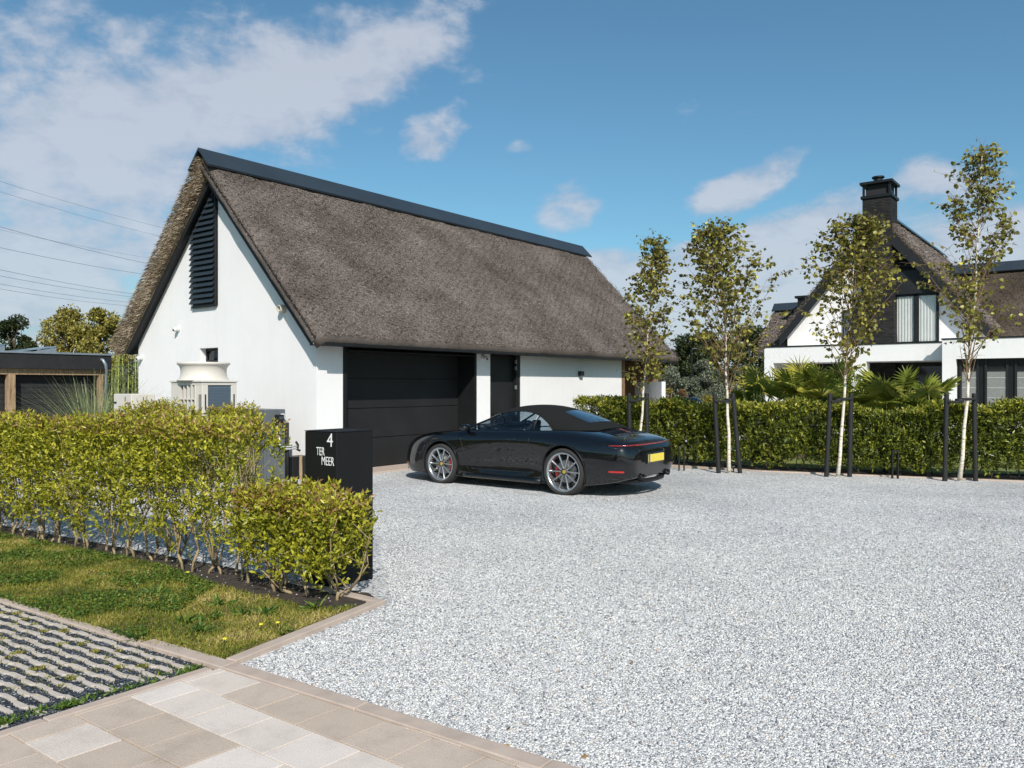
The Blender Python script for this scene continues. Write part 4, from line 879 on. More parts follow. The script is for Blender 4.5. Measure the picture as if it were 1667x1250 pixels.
# low black hoop lights by the hedge
for px0, px1, yb, yt, lab in ((1105.5,1113.5,766,728,'low black metal hoop light by the hedge right behind the car'),(1452.5,1461.5,779,736,'low black metal hoop light between the third and fourth birch')):
    Z = F*EYE/(yb-HZ); o = Vector(((px0-CX)*Z/F, Z, 0)); e = empty('hoop_light', o); tag(e, lab, 'garden light', 'hoop lights along the hedge'); w = (px1-px0)*Z/F; h = EYE+(HZ-yt)*Z/F
    mb = MB(); mb.box((0,0,h/2),(.022,.05,h)); mb.box((w,.0,h/2),(.022,.05,h)); mb.build('leg', ZINC if False else BLACKG, e, bevel=.003); mb = MB(); mb.box((w/2,0,h+.013),(w+.022,.05,.024)); mb.build('lamp_head', BLACKG, e, bevel=.003)
for dx, dy in ((1192,769),(1198,770)):
    p = gnd(dx,dy); 
e = empty('spike_light', gnd(1194,769)); tag(e, 'small black ground spotlight at the foot of the bushiest birch', 'garden light'); mb = MB(); mb.tube([(0,0,0),(0,0,.07)],.012,8); mb.build('spike',BLACKG,e); mb = MB(); mb.tube([(-.03,0,.09),(.06,0,.12)],.03,12); mb.build('lamp_head',BLACKG,e)

# palms and sword plants behind the hedge
def palm(px, Z, hgt, nf, rad, seed, label):
    rs = random.Random(seed); base = treebase(px, Z); root = empty('fan_palm', base); tag(root, label, 'palm', 'fan palms in front of the villa')
    mb = MB(); mb.tube([(0,0,-.05),(0,0,hgt*.3),(0,0,hgt*.55)],[.13,.12,.10],10); mb.build('trunk', BARK, root)
    VS = []; FS = []; rn = []; nv = 0; st = MB()
    for i in range(nf):
        az = rs.uniform(0,2*math.pi); el = R(rs.uniform(-5,72)); d = Vector((math.cos(az)*math.cos(el), math.sin(az)*math.cos(el), math.sin(el))); c0 = Vector((0,0,hgt*.55)); L_ = rs.uniform(.35,.75)*rad
        c = c0+d*L_; st.tube([c0,c0+d*L_*.5+Vector((0,0,.03)),c],[.012,.010,.008],5)
        side = d.cross(Vector((0,0,1))).normalized(); upv = side.cross(d).normalized(); tone_ = rs.random(); nb_ = 19; fr = rs.uniform(.40,.62)*rad
        for k in range(nb_):
            a = R(-125+250*k/(nb_-1)); dir_ = d*math.cos(a)+side*math.sin(a); droop = Vector((0,0,-.10-.12*rs.random()))
            ln = fr*(1-.25*abs(math.sin(a/2))); w = .0125; pr = upv*w*.8; sd2 = dir_.cross(upv)*w
            m_ = c+dir_*ln*.45+upv*.03; t_ = c+dir_*ln+droop*ln
            pts = [c, m_+sd2+pr, t_, m_-sd2+pr*0]; VS += [tuple(p) for p in pts]; FS += [(nv,nv+1,nv+2),(nv,nv+2,nv+3)]; nv += 4; rn += [min(1,max(0,tone_*.7+rs.random()*.3))]*4
    st.build('leaf_stalk', L_SWORD, root); link('crown', np_mesh('crown', VS, FS, {'rnd': rn}), L_PALM, root)
palm(1248,19.0,1.9,18,1.15,1,'fan palm behind the hedge, leftmost of the palms')
palm(1300,18.6,2.15,20,1.15,2,'fan palm behind the hedge below the villa left corner')
palm(1345,18.2,2.1,22,1.15,3,'fan palm behind the third birch')
palm(1390,18.8,1.7,16,1.0,4,'low fan palm left of the white terrace pillar')
palm(1452,17.6,1.75,22,1.1,5,'fan palm in front of the dark terrace opening')
palm(1495,17.2,1.75,22,1.1,6,'fan palm right of the dark terrace opening, rightmost of the palms')
def sword_plant(px, Z, h, n, seed, label, name='sword_plant', cat='plant', m=None, w=.045, lean=.35, grp=None, r0=.08):
    rs = random.Random(seed); root = empty(name, treebase(px, Z)); tag(root, label, cat, grp); VS = []; FS = []; rn = []; nv = 0
    for i in range(n):
        az = rs.uniform(0,2*math.pi); hd = Vector((math.cos(az),math.sin(az),0)); L_ = h*rs.uniform(.6,1.05); ln = rs.uniform(.05,lean)*1.3; sd_ = Vector((-hd.y,hd.x,0)); sd_ = (sd_+Vector((rs.gauss(0,.4),rs.gauss(0,.4),0))).normalized(); p = hd*r0*rs.random(); k_ = 5; tone_ = rs.random()
        for k in range(k_+1):
            f = k/k_; c = p+hd*L_*ln*f**1.8+Vector((0,0,L_*f*(1-.25*ln*f))); ww = w/2*(1-f**2.2)+.001; VS += [tuple(c-sd_*ww), tuple(c+sd_*ww)]; rn += [tone_]*2
            if k: FS += [(nv+2*k-2,nv+2*k-1,nv+2*k+1,nv+2*k)]
        nv += 2*(k_+1)
    link('foliage', np_mesh('foliage', VS, FS, {'rnd': rn}), m or L_SWORD, root); return root
for i, (px, Z, h, n) in enumerate([(1230,17.2,1.75,46),(1262,17.0,1.55,36),(1444,15.3,1.42,44),(1468,15.6,1.3,26),(1520,16.4,1.5,22)]):
    sword_plant(px, Z, h, n, i, ['sword leaved plant behind the hedge right of the bushiest birch','sword leaved plant under the leftmost palms','yellow green sword leaved plant in the dip of the hedge','smaller sword leaved plant right of the one in the hedge dip','sword leaved plant by the villa corner pillar'][i], grp='sword leaved plants behind the hedge')
# left side: pampas and bamboo
sword_plant(152,16.2,1.95,420,21,'pampas grass clump with arching blades in front of the black shed','pampas_grass','ornamental grass',L_PAMPAS,.012,.75,'clumps of tall grass',.3)
sword_plant(200,18.6,2.05,420,22,'pampas grass clump between the shed and the garage','pampas_grass','ornamental grass',L_PAMPAS,.012,.7,'clumps of tall grass',.35)
root = empty('bamboo', treebase(213,20.2)); tag(root, 'yellow green bamboo canes beside the left corner of the garage', 'bamboo')
P = []
for i in range(15):
    x, y = random.uniform(-.4,.45), random.uniform(-.5,.5); h = random.uniform(1.9,2.9); mb = MB(); tx = x+random.gauss(0,.06); mb.tube([(x,y,-.05),((x+tx)/2,y,h/2),(tx,y,h)],[.016,.014,.006],6); mb.build('cane', mat('bamboo_cane',(.30,.34,.07),.5,.2,20) if i == 0 else bpy.data.materials['bamboo_cane'], root, smooth=True)
    for q in range(70): f = random.uniform(.3,1); P.append((x+(tx-x)*f+random.gauss(0,.07), y+random.gauss(0,.07), h*f))
P = np.array(P); leaves_obj('foliage', P, rng.normal(0,1,(len(P),3))+np.array([0,0,-.4]), .13, .022, L_BAMBOO, root)

def tree(name, px, Z, topy, wpx, m, leaf, n, label, seed, group=None, trunk_h=.25, aspect=1, cat='tree', low=.12, dens_b=26, bark=None, rz_=0):
    rs = random.Random(seed); base = treebase(px, Z); H = EYE+(HZ-topy)*Z/F; Wd = wpx*Z/F/2; root = empty(name, base); tag(root, label, cat, group)
    mb = MB(); tp_ = Vector((rs.gauss(0,.1),0,H*.75)); mb.tube([(0,0,-.1),(rs.gauss(0,.05),0,H*.3),tp_],[H*.028,H*.022,H*.006],9)
    cs = []
    for i in range(dens_b):
        f = rs.random(); z = low+(.93-low)*f; prof = math.sin(min(1,.12+z*.95)*math.pi)**.55; a = rs.uniform(0,2*math.pi); r = Wd*prof*(.25+.75*rs.random()**.6)*.85
        c = Vector((math.cos(a)*r, math.sin(a)*r*aspect, H*z)); cs.append((c, Wd*rs.uniform(.20,.40)))
        s0 = Vector((0,0,H*min(z*.7,.7))); mb.tube([s0,(s0+c)/2+Vector((0,0,.05*H)),c],[H*.009,H*.006,H*.002],5)
    mb.build('trunk', bark or BARK, root, smooth=True)
    k = n//len(cs); Q = []
    for c, r in cs:
        q = unit(rng.normal(size=(k,3)))*(r*rng.uniform(.35,1.06,(k,1))**.6)*np.array([1,1,.8]); Q.append(q+np.array(c)+rng.normal(0,.05*r,(k,3)))
    Q = np.concatenate(Q); Q = Q[Q[:,2] < H*1.01]; Q = Q[Q[:,2] > .05]
    leaves_obj('crown', Q, rng.normal(size=Q.shape)+np.array([0,0,.3]), rng.uniform(leaf*.6,leaf*1.2,len(Q)), leaf*.55, m, root)
    return root
T = tree
T('dark_tree', 22, 34, 507, 92, L_DARK, .15, 9000, 'dark evergreen tree left above the black shed roof', 31, dens_b=34)
T('autumn_tree', 112, 38, 497, 120, L_YELL, .15, 15000, 'round yellowing tree above the black shed', 32, dens_b=44, low=.1)
T('autumn_tree', 165, 36, 493, 110, L_YELL, .15, 14000, 'yellowing tree close to the left slope of the thatched garage', 33, dens_b=44, low=.1)
T('dark_tree', -70, 36, 515, 130, L_DARK, .16, 7000, 'dark evergreen tree beyond the left edge of the shed', 34)
T('olive_shrub', 205, 23, 570, 60, L_OLIVE, .07, 7000, 'grey green shrub beside the garage left wall behind the bamboo', 35, cat='shrub', low=.05)
bgs = [('dark_tree',1105,46,528,95,L_DARK,'dark green tree behind the garage right end',.17,11000),('dark_tree',1150,44,540,80,L_DARK,'dark green tree behind the bushiest birch',.17,9000),('dark_tree',1215,50,520,110,L_DARK,'dark green tree left of the villa low wing',.18,12000),('dark_tree',1262,56,508,80,L_DARK,'tree top showing just above the villa low wing',.2,7000),
       ('olive_shrub',1092,26,592,75,L_OLIVE,'silvery olive shrub at the garage right corner',.08,9000),('olive_shrub',1150,27,584,90,L_OLIVE,'silvery olive shrub behind the bushiest birch',.08,10000),('olive_shrub',1205,29,590,80,L_OLIVE,'silvery olive shrub left of the villa terrace',.08,8000),
       ('rust_shrub',1112,22,630,40,L_RUST,'rust brown shrub behind the hedge near the dome',.05,4500),('yellow_shrub',1088,21,628,40,L_YELL,'small yellow green shrub by the garage corner',.05,4500),('rust_shrub',1150,21.5,640,44,L_YELL,'low yellow shrub under the bushiest birch',.05,4500),('dark_tree',1065,55,545,70,L_DARK,'dark tree behind the garage eave',.2,6000)]
for i, (nm, px, Z, ty, wp, m, lab, lf, n) in enumerate(bgs): T(nm, px, Z, ty, wp, m, lf, n, lab, 50+i, cat='shrub' if 'shrub' in nm else 'tree', low=.06 if 'shrub' in nm else .1)
# far treeline so the horizon is closed from other places too
for i in range(26):
    px = -900+i*135; Z = 95+12*math.sin(i*2.3)
    if 250 < px < 900: Z += 20
    T('distant_tree', px, Z, 585+8*math.sin(i*1.9), 190, L_DARK, .5, 2600, 'one tree of the dark line on the horizon', 90+i, group='trees on the horizon', dens_b=16, low=.05)

# ------------------------------------------------------------------ villa behind the hedge
VF = Frame((15.17,32.0)); villa = tag(fr_empty('villa', VF), 'white villa with thatched gable and dark brick chimney behind the birches', 'house')
vm = .53; vh = 4.15; vhe, vhr = 3.92, 8.88; vs_ = (vhr-vhe)/vh
vunder = lambda b: vhr-.52-abs(b-vm)*vs_
mb = MB(); half_w = 3.75
prism_a(mb, [(vm-half_w,0),(vm+half_w,0),(vm+half_w,vunder(vm+half_w)),(vm,vunder(vm)),(vm-half_w,vunder(vm-half_w))], .5, .8)
mb.bar(.8, 14, vm-half_w, vm-half_w+.3, 0, vunder(vm-half_w)); mb.bar(.8, 14, vm+half_w-.3, vm+half_w, 0, vunder(vm+half_w)); mb.build('wall', WHITE, villa)
for sg in (-1, 1): thatch_slab('roof', villa, .22, 14, vm, vh, vhe, vhr, .38, sg, 130, 34, 60000 if sg < 0 else 12000, seed=5+sg, slen=.10, swid=.018, end_straw=2500, verge=.3, mats=[THATCH, THATCHM])
ridge_cap(villa, .9, 14, vm, vhr+.13, .42, .44, mat('ridge_blue', (.05,.10,.15), .35, .1, 1))
for sg in (-1, 1):
    mb = MB(); e = vh-.2; prism_a(mb, [(vm,vunder(vm)+.12),(vm+sg*e,vunder(vm+sg*e)+.12),(vm+sg*e,vunder(vm+sg*e)-.30),(vm,vunder(vm)-.42)], .03, .07); mb.build('verge_board', BLACKM, villa)
    mb = MB(); prism_a(mb, [(vm,vunder(vm)+.02),(vm+sg*e,vunder(vm+sg*e)+.02),(vm+sg*e,vunder(vm+sg*e)-.03),(vm,vunder(vm)-.03)], .07, .497); mb.build('soffit_board', BLACKM, villa)
# chimney
mb = MB(); 
def tap(mb, lo, hi, z0, z1, mi=0):
    (a0,a1,b0,b1), (c0,c1,d0,d1) = lo, hi
    mb.add([(a0,b0,z0),(a1,b0,z0),(a1,b1,z0),(a0,b1,z0),(c0,d0,z1),(c1,d0,z1),(c1,d1,z1),(c0,d1,z1)], [(0,3,2,1),(4,5,6,7),(0,1,5,4),(1,2,6,5),(2,3,7,6),(3,0,4,7)], mi)
tap(mb, (-.10,1.2,-.26,1.05), (0,1.2,-.02,1.065), 0, 7.6); mb.bar(0,1.2,0,1.065,7.6,9.25)
ch = mb.build('chimney', BRICK, villa)
mb = MB(); mb.bar(-.06,1.26,-.06,1.125,9.25,9.36); mb.bar(-.09,1.29,-.09,1.155,9.82,9.92)
for x in (.0,1.12):
    for y in (0,.985): mb.bar(x,x+.08,y,y+.08,9.36,9.82)
mb.build('chimney_cap', BLACKG, ch); mb = MB(); mb.bar(.1,1.1,.1,.96,9.36,9.8); mb.build('flue_box', DARKGAP, ch)
mb = MB(); mb.lathe([(0,9.92),(.17,9.92),(.17,10.14),(.24,10.16),(.24,10.22),(0,10.24)],24,0,Matrix.Translation((.6,.60,0))); mb.build('flue_pot', BLACKG, ch)
# gable louvre and window
P_ = lambda x, y: VF.on_a(x, y, .5)
b_l, _ = P_(1458,500); b_r, _ = P_(1529,500); _, zt = P_(1495,478); _, zb = P_(1495,559); _, zl = P_(1495,440)
mb = MB(); bt = vm-(vunder(vm)-zl-.15)/vs_
prism_a(mb, [(b_l+.2,zl),(max(b_r,bt),zl),(b_l,vunder(b_l)-.12),(b_l+.2,vunder(b_l)-.05)], .46, .498); vl = mb.build('gable_louvre', BLACKG, villa)
mb = MB(); z = zl+.06
while z < vunder(b_l)-.4:
    be = max(b_r, vm-(vunder(vm)-z-.25)/vs_)
    if b_l-be > .1: prism_b(mb, [(.45,z+.10),(.44,z+.11),(.37,z+.02),(.38,z)], be, b_l)
    z += .145
mb.build('slat', BLACKM, vl)
mb = MB(); mb.bar(.33,.499,b_r-.05,b_l+.2,zt,zl); mb.build('lintel_board', BLACKM, villa)
mb = MB(); fw = .10
bm_ = (b_l+b_r)/2+.0
for y in (b_r,bm_-.08,b_l-fw+.04): mb.bar(.42,.498,y,y+(fw if y != bm_-.08 else .2),zb,zt)
mb.bar(.42,.498,b_r,b_l,zb,zb+.08); mb.bar(.42,.498,b_r,b_l,zt-.09,zt); vw = mb.build('window', BLACKG, villa)
CUR = mat('white_curtain', (.62,.60,.57), .9, .06, 2)
for (y0, y1) in ((b_r+fw, bm_-.08), (bm_+.12, b_l-fw+.04)):
    mb = MB(); n_ = 60; vs2 = []; 
    for i in range(n_+1):
        y = y0+(y1-y0)*i/n_; x = .485+.012*math.sin(i/n_*2*math.pi*5.5); vs2 += [(x,y,zb+.08),(x,y,zt-.09)]
    mb.add(vs2, [(2*i,2*i+1,2*i+3,2*i+2) for i in range(n_)]); mb.build('curtain', CUR, vw, smooth=True)
    mb = MB(); mb.bar(.445,.450,y0,y1,zb+.08,zt-.09); mb.build('pane', GLASSC, vw)
b0_, zz0 = P_(1398,545); b1_, zz1 = P_(1372,505)
mb = MB(); mb.bar(.44,.499,b0_,b1_,zz0-.5,zz1); w2 = mb.build('window', BLACKG, villa); mb = MB(); mb.bar(.43,.438,b0_+.07,b1_-.07,zz0-.43,zz1-.07); mb.build('pane', mat('sky_pane',(.10,.13,.16),.05), w2)
# cross wings
Mw = Matrix.Translation((4.0,0,0))@Matrix.Rotation(R(-90),4,'Z')     # its a runs along -b, its b runs along +a
thatch_slab('wing_roof', villa, 1.0, 16, 0, 3.1, 3.55, 6.55, .36, -1, 110, 30, 50000, M=Mw, seed=8, slen=.10, swid=.018, end_straw=1200, mats=[THATCHM, THATCHG])
thatch_slab('wing_roof', villa, 1.0, 16, 0, 3.1, 3.55, 6.55, .36, 1, 60, 16, 3000, M=Mw, seed=9, slen=.16, swid=.024, end_straw=1200, mats=[THATCHM, THATCHG])
ridge_cap(villa, 1.3, 16.05, 0, 6.78, .42, .42, RIDGE, Mw)
Mx = Matrix.Translation((3.0,0,0))@Matrix.Rotation(R(90),4,'Z')      # a along +b, b along -a
thatch_slab('wing_roof', villa, 3.4, 5.7, 0, 2.4, 3.2, 5.3, .36, 1, 50, 22, 5000, M=Mx, seed=10, slen=.16, swid=.024, end_straw=900)
thatch_slab('wing_roof', villa, 3.4, 5.7, 0, 2.4, 3.2, 5.3, .36, -1, 50, 22, 2000, M=Mx, seed=11, slen=.16, swid=.024, end_straw=900)
ridge_cap(villa, 3.4, 5.75, 0, 5.52, .36, .36, RIDGE, Mx)
mb = MB(); mb.bar(1.6,2.9,3.15,4.2,4.2,5.55); mb.bar(1.5,3.0,3.05,4.3,5.55,5.65); mb.build('dormer', BLACKG, villa)
mb = MB(); mb.bar(1.2,6.8,-16,-3.4,0,3.45); mb.bar(.9,5.2,3.9,5.4,0,3.2); mb.build('wing_wall', WHITE, villa)
# flat roofed terraces
FASC = WHITE
mb = MB(); a0 = -2.1; mb.bar(a0,.497,-2.2,4.37,2.56,3.20); mb.bar(a0,a0+.5,.41,.95,0,2.56); mb.bar(a0,.5,4.0,4.37,0,2.56)
mb.bar(-2.7,.497,-12,-2.28,2.58,3.27); mb.bar(-2.7,-2.2,-2.71,-2.28,0,2.58); mb.build('terrace', FASC, villa)
mb = MB(); mb.bar(a0-.03,a0+.10,-2.2,4.40,3.202,3.25); mb.bar(-2.73,-2.60,-12,-2.25,3.272,3.32); mb.build('roof_trim', BLACKG, villa)
mb = MB(); mb.bar(.40,.495,-2.2,3.9,.0,2.55); tg = mb.build('glazed_front', BLACKG, villa)
for y in (-1.9,-.7,.5,1.7,2.9):
    mb = MB(); mb.bar(.385,.395,y,y+1.05,.2,2.4); mb.build('pane', mat('dark_pane',(.02,.025,.03),.04) if y < -1.8 else bpy.data.materials['dark_pane'], tg)
mb = MB(); mb.bar(-2.45,-2.38,-12,-2.72,0,2.57); rf = mb.build('window_wall', BLACKG, villa)
BL = mat('grey_blind', (.20,.20,.19), .6, .1, 12)
k = 0
for x0, x1 in ((1566,1590),(1607,1638),(1656,1690),(1702,1735)):
    ba, _ = VF.on_a(x0,600,-2.46); bb, _ = VF.on_a(x1,600,-2.46); _, z1_ = VF.on_a(x0,604,-2.46)
    mb = MB(); mb.bar(-2.475,-2.455,bb,ba,.15,z1_); pn_ = mb.build('pane', BL, rf)
    mb = MB()
    for z in (.5,.85,1.2,1.55,1.9):
        if z < z1_: mb.bar(-2.485,-2.476,bb,ba,z,z+.014)
    mb.build('blind_fold', PIPEW, pn_)
    mb = MB(); mb.bar(-2.50,-2.475,ba+.0,ba+.07,0,2.56); mb.bar(-2.50,-2.475,bb-.07,bb,0,2.56); mb.bar(-2.50,-2.475,bb,ba,z1_,z1_+.08); mb.build('frame', BLACKM, pn_)
e = tag(empty('wall_lamp', VF.o+U*-2.1+W*.68+Vector((0,0,2.0)), RZ), 'small black lamp on the white terrace pillar of the villa', 'wall lamp'); mb = MB(); mb.box((-.06,0,0),(.1,.12,.14)); mb.build('lamp_body', BLACKG, e, bevel=.005)
sheet('villa_terrace', [VF.o+U*-6+W*8, VF.o+U*-6-W*13, VF.o+U*1-W*13, VF.o+U*1+W*8], -.012, mat('pale_terrace', (.42,.41,.39), .8, .08, 3))
# garden wall, barbecue dome, lamp post
e = tag(empty('garden_wall', treebase(1071,22.5), R(10)), 'low white garden wall beside the garage oak posts', 'wall'); mb = MB(); mb.bar(0,.11*1.0,-.3,2,0,1.75); mb.build('render', WHITE, e)
e = tag(empty('barbecue', treebase(1124,17.5)), 'dark dome topped barbecue showing just above the hedge', 'barbecue')
mb = MB(); mb.lathe([(0,1.40),(.05,1.395),(.16,1.37),(.24,1.31),(.28,1.22),(.29,1.12)],32); mb.build('lid', mat('blue_grey_enamel',(.05,.065,.08),.25,.1), e, smooth=True)
mb = MB(); mb.lathe([(.29,1.11),(.28,.95),(.2,.8),(0,.78)],32); mb.build('bowl', bpy.data.materials['blue_grey_enamel'], e, smooth=True); mb = MB(); mb.lathe([(0,1.395),(.04,1.40),(.04,1.44),(0,1.45)],16); mb.build('vent_knob', BLACKG, e)
mb = MB()
for a in (0,90,180,270): mb.tube([(.2*math.cos(R(a)),.2*math.sin(R(a)),.85),(.32*math.cos(R(a)),.32*math.sin(R(a)),0)],.02,8)
mb.build('stand', BLACKG, e)
e = tag(empty('lamp_post', treebase(1126,27)), 'thin dark lamp post with a short arm between garage and villa', 'lamp post'); zt_ = EYE+(HZ-567)*27/F
mb = MB(); mb.tube([(0,0,0),(0,0,zt_)],[.035,.028],10); mb.build('pole', BLACKG, e); mb = MB(); mb.tube([(0,0,zt_-.02),(.22,0,zt_)],.02,8); mb.box((.26,0,zt_-.01),(.16,.1,.05)); mb.build('lamp_head', BLACKG, e)

# ------------------------------------------------------------------ black shed at the left
c0 = at(175,579,21.7); SF = Frame((c0.x, c0.y)); shed = tag(fr_empty('timber_shed', SF), 'black boarded shed with oak frame and flat roof at the left', 'shed')
def sa(px, b=0): return SF.on_b(px, 600, b)[0]
zt_ = 2.45; zf = 2.07
BOARD = mat('black_board', (.012,.012,.013), .7, .3, 5, .006, 25)
mb = MB(); mb.bar(-9,.05,-.12,5,zf,zt_); mb.build('fascia', BOARD, shed)
mb = MB(); mb.bar(-9.05,.08,-.15,5.03,zt_+.002,zt_+.05); mb.build('roof_edge', ZINC, shed)
mb = MB(); mb.bar(-9,sa(173),.0,.16,1.92,zf-.004); mb.build('oak_beam', WOOD, shed)
for px0_, px1_ in ((161.5,168),(12,25),(-160,-147)):
    mb = MB(); mb.bar(sa(px0_),sa(px1_),-.01,.15,0,1.918); mb.build('oak_post', WOOD, shed)
mb = MB(); mb.bar(-9,sa(160),.25,.29,0,2.06)
for k in range(14): mb.bar(-9,sa(160),.225,.25,k*.145+.004,k*.145+.140)
mb.bar(sa(172)-.05,sa(172),.2,4.9,0,2.06)
mb.build('board_wall', BOARD, shed)
dp = MB(); x = sa(165); dp.tube([(x-.06,-.13,2.34),(x-.06,-.22,2.32),(x,-.24,2.2),(x+.06,-.18,2.02),(x+.08,-.10,1.9),(x+.08,-.08,0)],.04,10); dp.build('downpipe', ZINC, shed, smooth=True)
mb = MB(); mb.bar(sa(178),sa(184),.6,.75,0,2.0); mb.build('oak_post', WOOD, shed)
PANEL = mat('solar_glass', (.16,.22,.28), .12, .1, 3)
for i, (px0_, px1_) in enumerate(((-90,8),(14,92))):
    x0, x1 = sa(px0_,1.2), sa(px1_,1.2); e = tag(empty('solar_panel', SF.o+U*x0+W*1.2+Vector((0,0,zt_+.05)), RZ), ['tilted solar panel cut off by the left edge on the shed roof','tilted grey solar panel on the shed roof'][i], 'solar panel', 'solar panels on the shed')
    mb = MB(); Lx = x1-x0; mb.add([(0,0,.04),(Lx,0,.22),(Lx,1.0,.22),(0,1.0,.04),(0,0,.0),(Lx,0,.185),(Lx,1.0,.185),(0,1.0,.0)],[(0,1,2,3),(7,6,5,4),(0,4,5,1),(1,5,6,2),(2,6,7,3),(3,7,4,0)]); mb.build('glass', PANEL, e)
    mb = MB(); mb.add([(Lx*.3,.01,.0),(Lx,.01,0),(Lx,.01,.18),(Lx,.99,.0),(Lx,.99,.18)],[(0,1,2),(1,3,4,2)]); mb.build('support', ZINC, e)

# ------------------------------------------------------------------ the parked convertible
def car_paint():
    m, nt, b, N, L = nodes('black_car_paint'); b.inputs['Base Color'].default_value = (.004,.0045,.006,1); b.inputs['Roughness'].default_value = .35; b.inputs['Specular IOR Level'].default_value = .12
    b.inputs['Coat Weight'].default_value = 1; b.inputs['Coat Roughness'].default_value = .015; b.inputs['Coat IOR'].default_value = 1.6
    tc = N('ShaderNodeTexCoord'); n = N('ShaderNodeTexNoise'); n.inputs['Scale'].default_value = 900; L(tc.outputs['Object'], n.inputs['Vector'])
    r = rampn(nt, [(.4,(.0015,.0018,.0025)),(.75,(.004,.0045,.006))]); L(n.outputs['Fac'], r.inputs[0]); L(r.outputs[0], b.inputs['Base Color']); return m
PAINT = car_paint()
FABRIC = mat('soft_top_fabric', (.010,.010,.010), .95, .2, 60, .0008, 900, spec=.2)
RUBBER = mat('tyre_rubber', (.022,.021,.020), .85, .2, 40, .001, 200)
RIM = mat('rim_silver', (.50,.51,.53), .22, .03, 3, metal=.9)
RIMD = mat('rim_grey', (.09,.092,.095), .35, .05, 3, metal=.7)
DISC = mat('brake_disc', (.30,.29,.28), .35, .1, 30, metal=.8)
REDC = mat('red_caliper', (.55,.02,.015), .35, .05, 10, coat=.6)
GOLD = mat('gold_crest', (.55,.38,.05), .35, .3, 90, metal=.5)
TAIL = mat('red_lens', (.45,.012,.012), .15, .1, 30, coat=1); TAILD = mat('smoked_lens', (.05,.006,.008), .1, .1, 30, coat=1)
PLY = mat('yellow_plate', (.72,.56,.08), .45, .04, 10); PLB = mat('plate_blue', (.02,.09,.28), .45, .05)
CHR = mat('dark_chrome', (.12,.12,.125), .18, .05, 3, metal=1)
CARG = glass_mat('car_glass', (.55,.63,.68), .01)
LEATH = mat('black_leather', (.02,.02,.022), .5, .1, 40)
hx, hy = -.811, .585; CZ = math.atan2(hy, hx)
car = empty('convertible_car', (.325, 13.43, 0), CZ); tag(car, 'black two door convertible with black soft top parked nose towards the garage', 'car')
ST = [ # x, then nine (y,z): centre bottom ... centre top
 (2.27,[(0,.24),(.28,.24),(.42,.28),(.47,.36),(.47,.43),(.42,.50),(.34,.54),(.2,.555),(0,.56)]),
 (2.21,[(0,.17),(.50,.17),(.63,.22),(.67,.33),(.66,.44),(.61,.55),(.51,.60),(.32,.605),(0,.61)]),
 (2.08,[(0,.15),(.62,.15),(.75,.20),(.79,.33),(.78,.47),(.735,.62),(.63,.685),(.42,.665),(0,.66)]),
 (1.88,[(0,.14),(.72,.14),(.83,.19),(.855,.34),(.85,.49),(.81,.68),(.71,.765),(.47,.73),(0,.715)]),
 (1.58,[(0,.14),(.78,.14),(.87,.19),(.89,.36),(.888,.54),(.85,.755),(.745,.835),(.52,.79),(0,.775)]),
 (1.25,[(0,.14),(.78,.14),(.88,.19),(.898,.38),(.90,.57),(.865,.80),(.765,.872),(.54,.84),(0,.825)]),
 (.92,[(0,.14),(.78,.14),(.868,.19),(.87,.36),(.885,.58),(.868,.80),(.775,.893),(.57,.885),(0,.872)]),
 (.5,[(0,.14),(.78,.14),(.858,.19),(.838,.34),(.872,.58),(.872,.78),(.79,.902),(.62,.915),(0,.92)]),
 (.0,[(0,.14),(.78,.14),(.858,.19),(.818,.34),(.855,.60),(.872,.79),(.785,.915),(.62,.925),(0,.93)]),
 (-.45,[(0,.14),(.78,.14),(.862,.19),(.828,.36),(.868,.62),(.880,.80),(.79,.925),(.63,.935),(0,.94)]),
 (-.85,[(0,.14),(.80,.14),(.882,.19),(.888,.38),(.918,.62),(.915,.81),(.81,.935),(.63,.955),(0,.97)]),
 (-1.2,[(0,.14),(.80,.14),(.905,.19),(.925,.40),(.936,.62),(.922,.80),(.81,.925),(.60,.975),(0,1.015)]),
 (-1.5,[(0,.15),(.79,.15),(.89,.20),(.925,.42),(.938,.62),(.905,.80),(.785,.905),(.56,.95),(0,.985)]),
 (-1.78,[(0,.18),(.74,.18),(.86,.24),(.905,.42),(.918,.62),(.882,.78),(.76,.868),(.54,.91),(0,.93)]),
 (-2.0,[(0,.22),(.70,.22),(.82,.27),(.875,.42),(.885,.61),(.85,.755),(.73,.832),(.51,.865),(0,.88)]),
 (-2.14,[(0,.26),(.63,.26),(.76,.30),(.825,.42),(.84,.58),(.82,.72),(.71,.79),(.48,.82),(0,.832)]),
 (-2.215,[(0,.28),(.56,.28),(.68,.32),(.75,.42),(.765,.55),(.74,.67),(.65,.735),(.45,.765),(0,.777)]),
 (-2.26,[(0,.31),(.46,.31),(.57,.34),(.635,.42),(.65,.53),(.62,.62),(.53,.675),(.36,.695),(0,.70)])]
def catmull(Pn, n):
    Pn = np.asarray(Pn, float); k = len(Pn); out = []
    for i in range(k-1):
        p0, p1, p2, p3 = Pn[max(i-1,0)], Pn[i], Pn[i+1], Pn[min(i+2,k-1)]
        for t in np.linspace(0, 1, n, endpoint=False):
            out.append(.5*((2*p1)+(-p0+p2)*t+(2*p0-5*p1+4*p2-p3)*t*t+(-p0+3*p1-3*p2+p3)*t**3))
    out.append(Pn[-1]); return np.array(out)
SEC = np.array([[(x,y,z) for (y,z) in pts] for x, pts in ST])           # (18,9,3)
SD = catmull(SEC, 6); SD = np.transpose(catmull(np.transpose(SD, (1,0,2)), 5), (1,0,2))   # dense (nx, ns, 3)
SD[:,0,1] = 0; SD[:,-1,1] = 0
nx_, ns_ = SD.shape[:2]
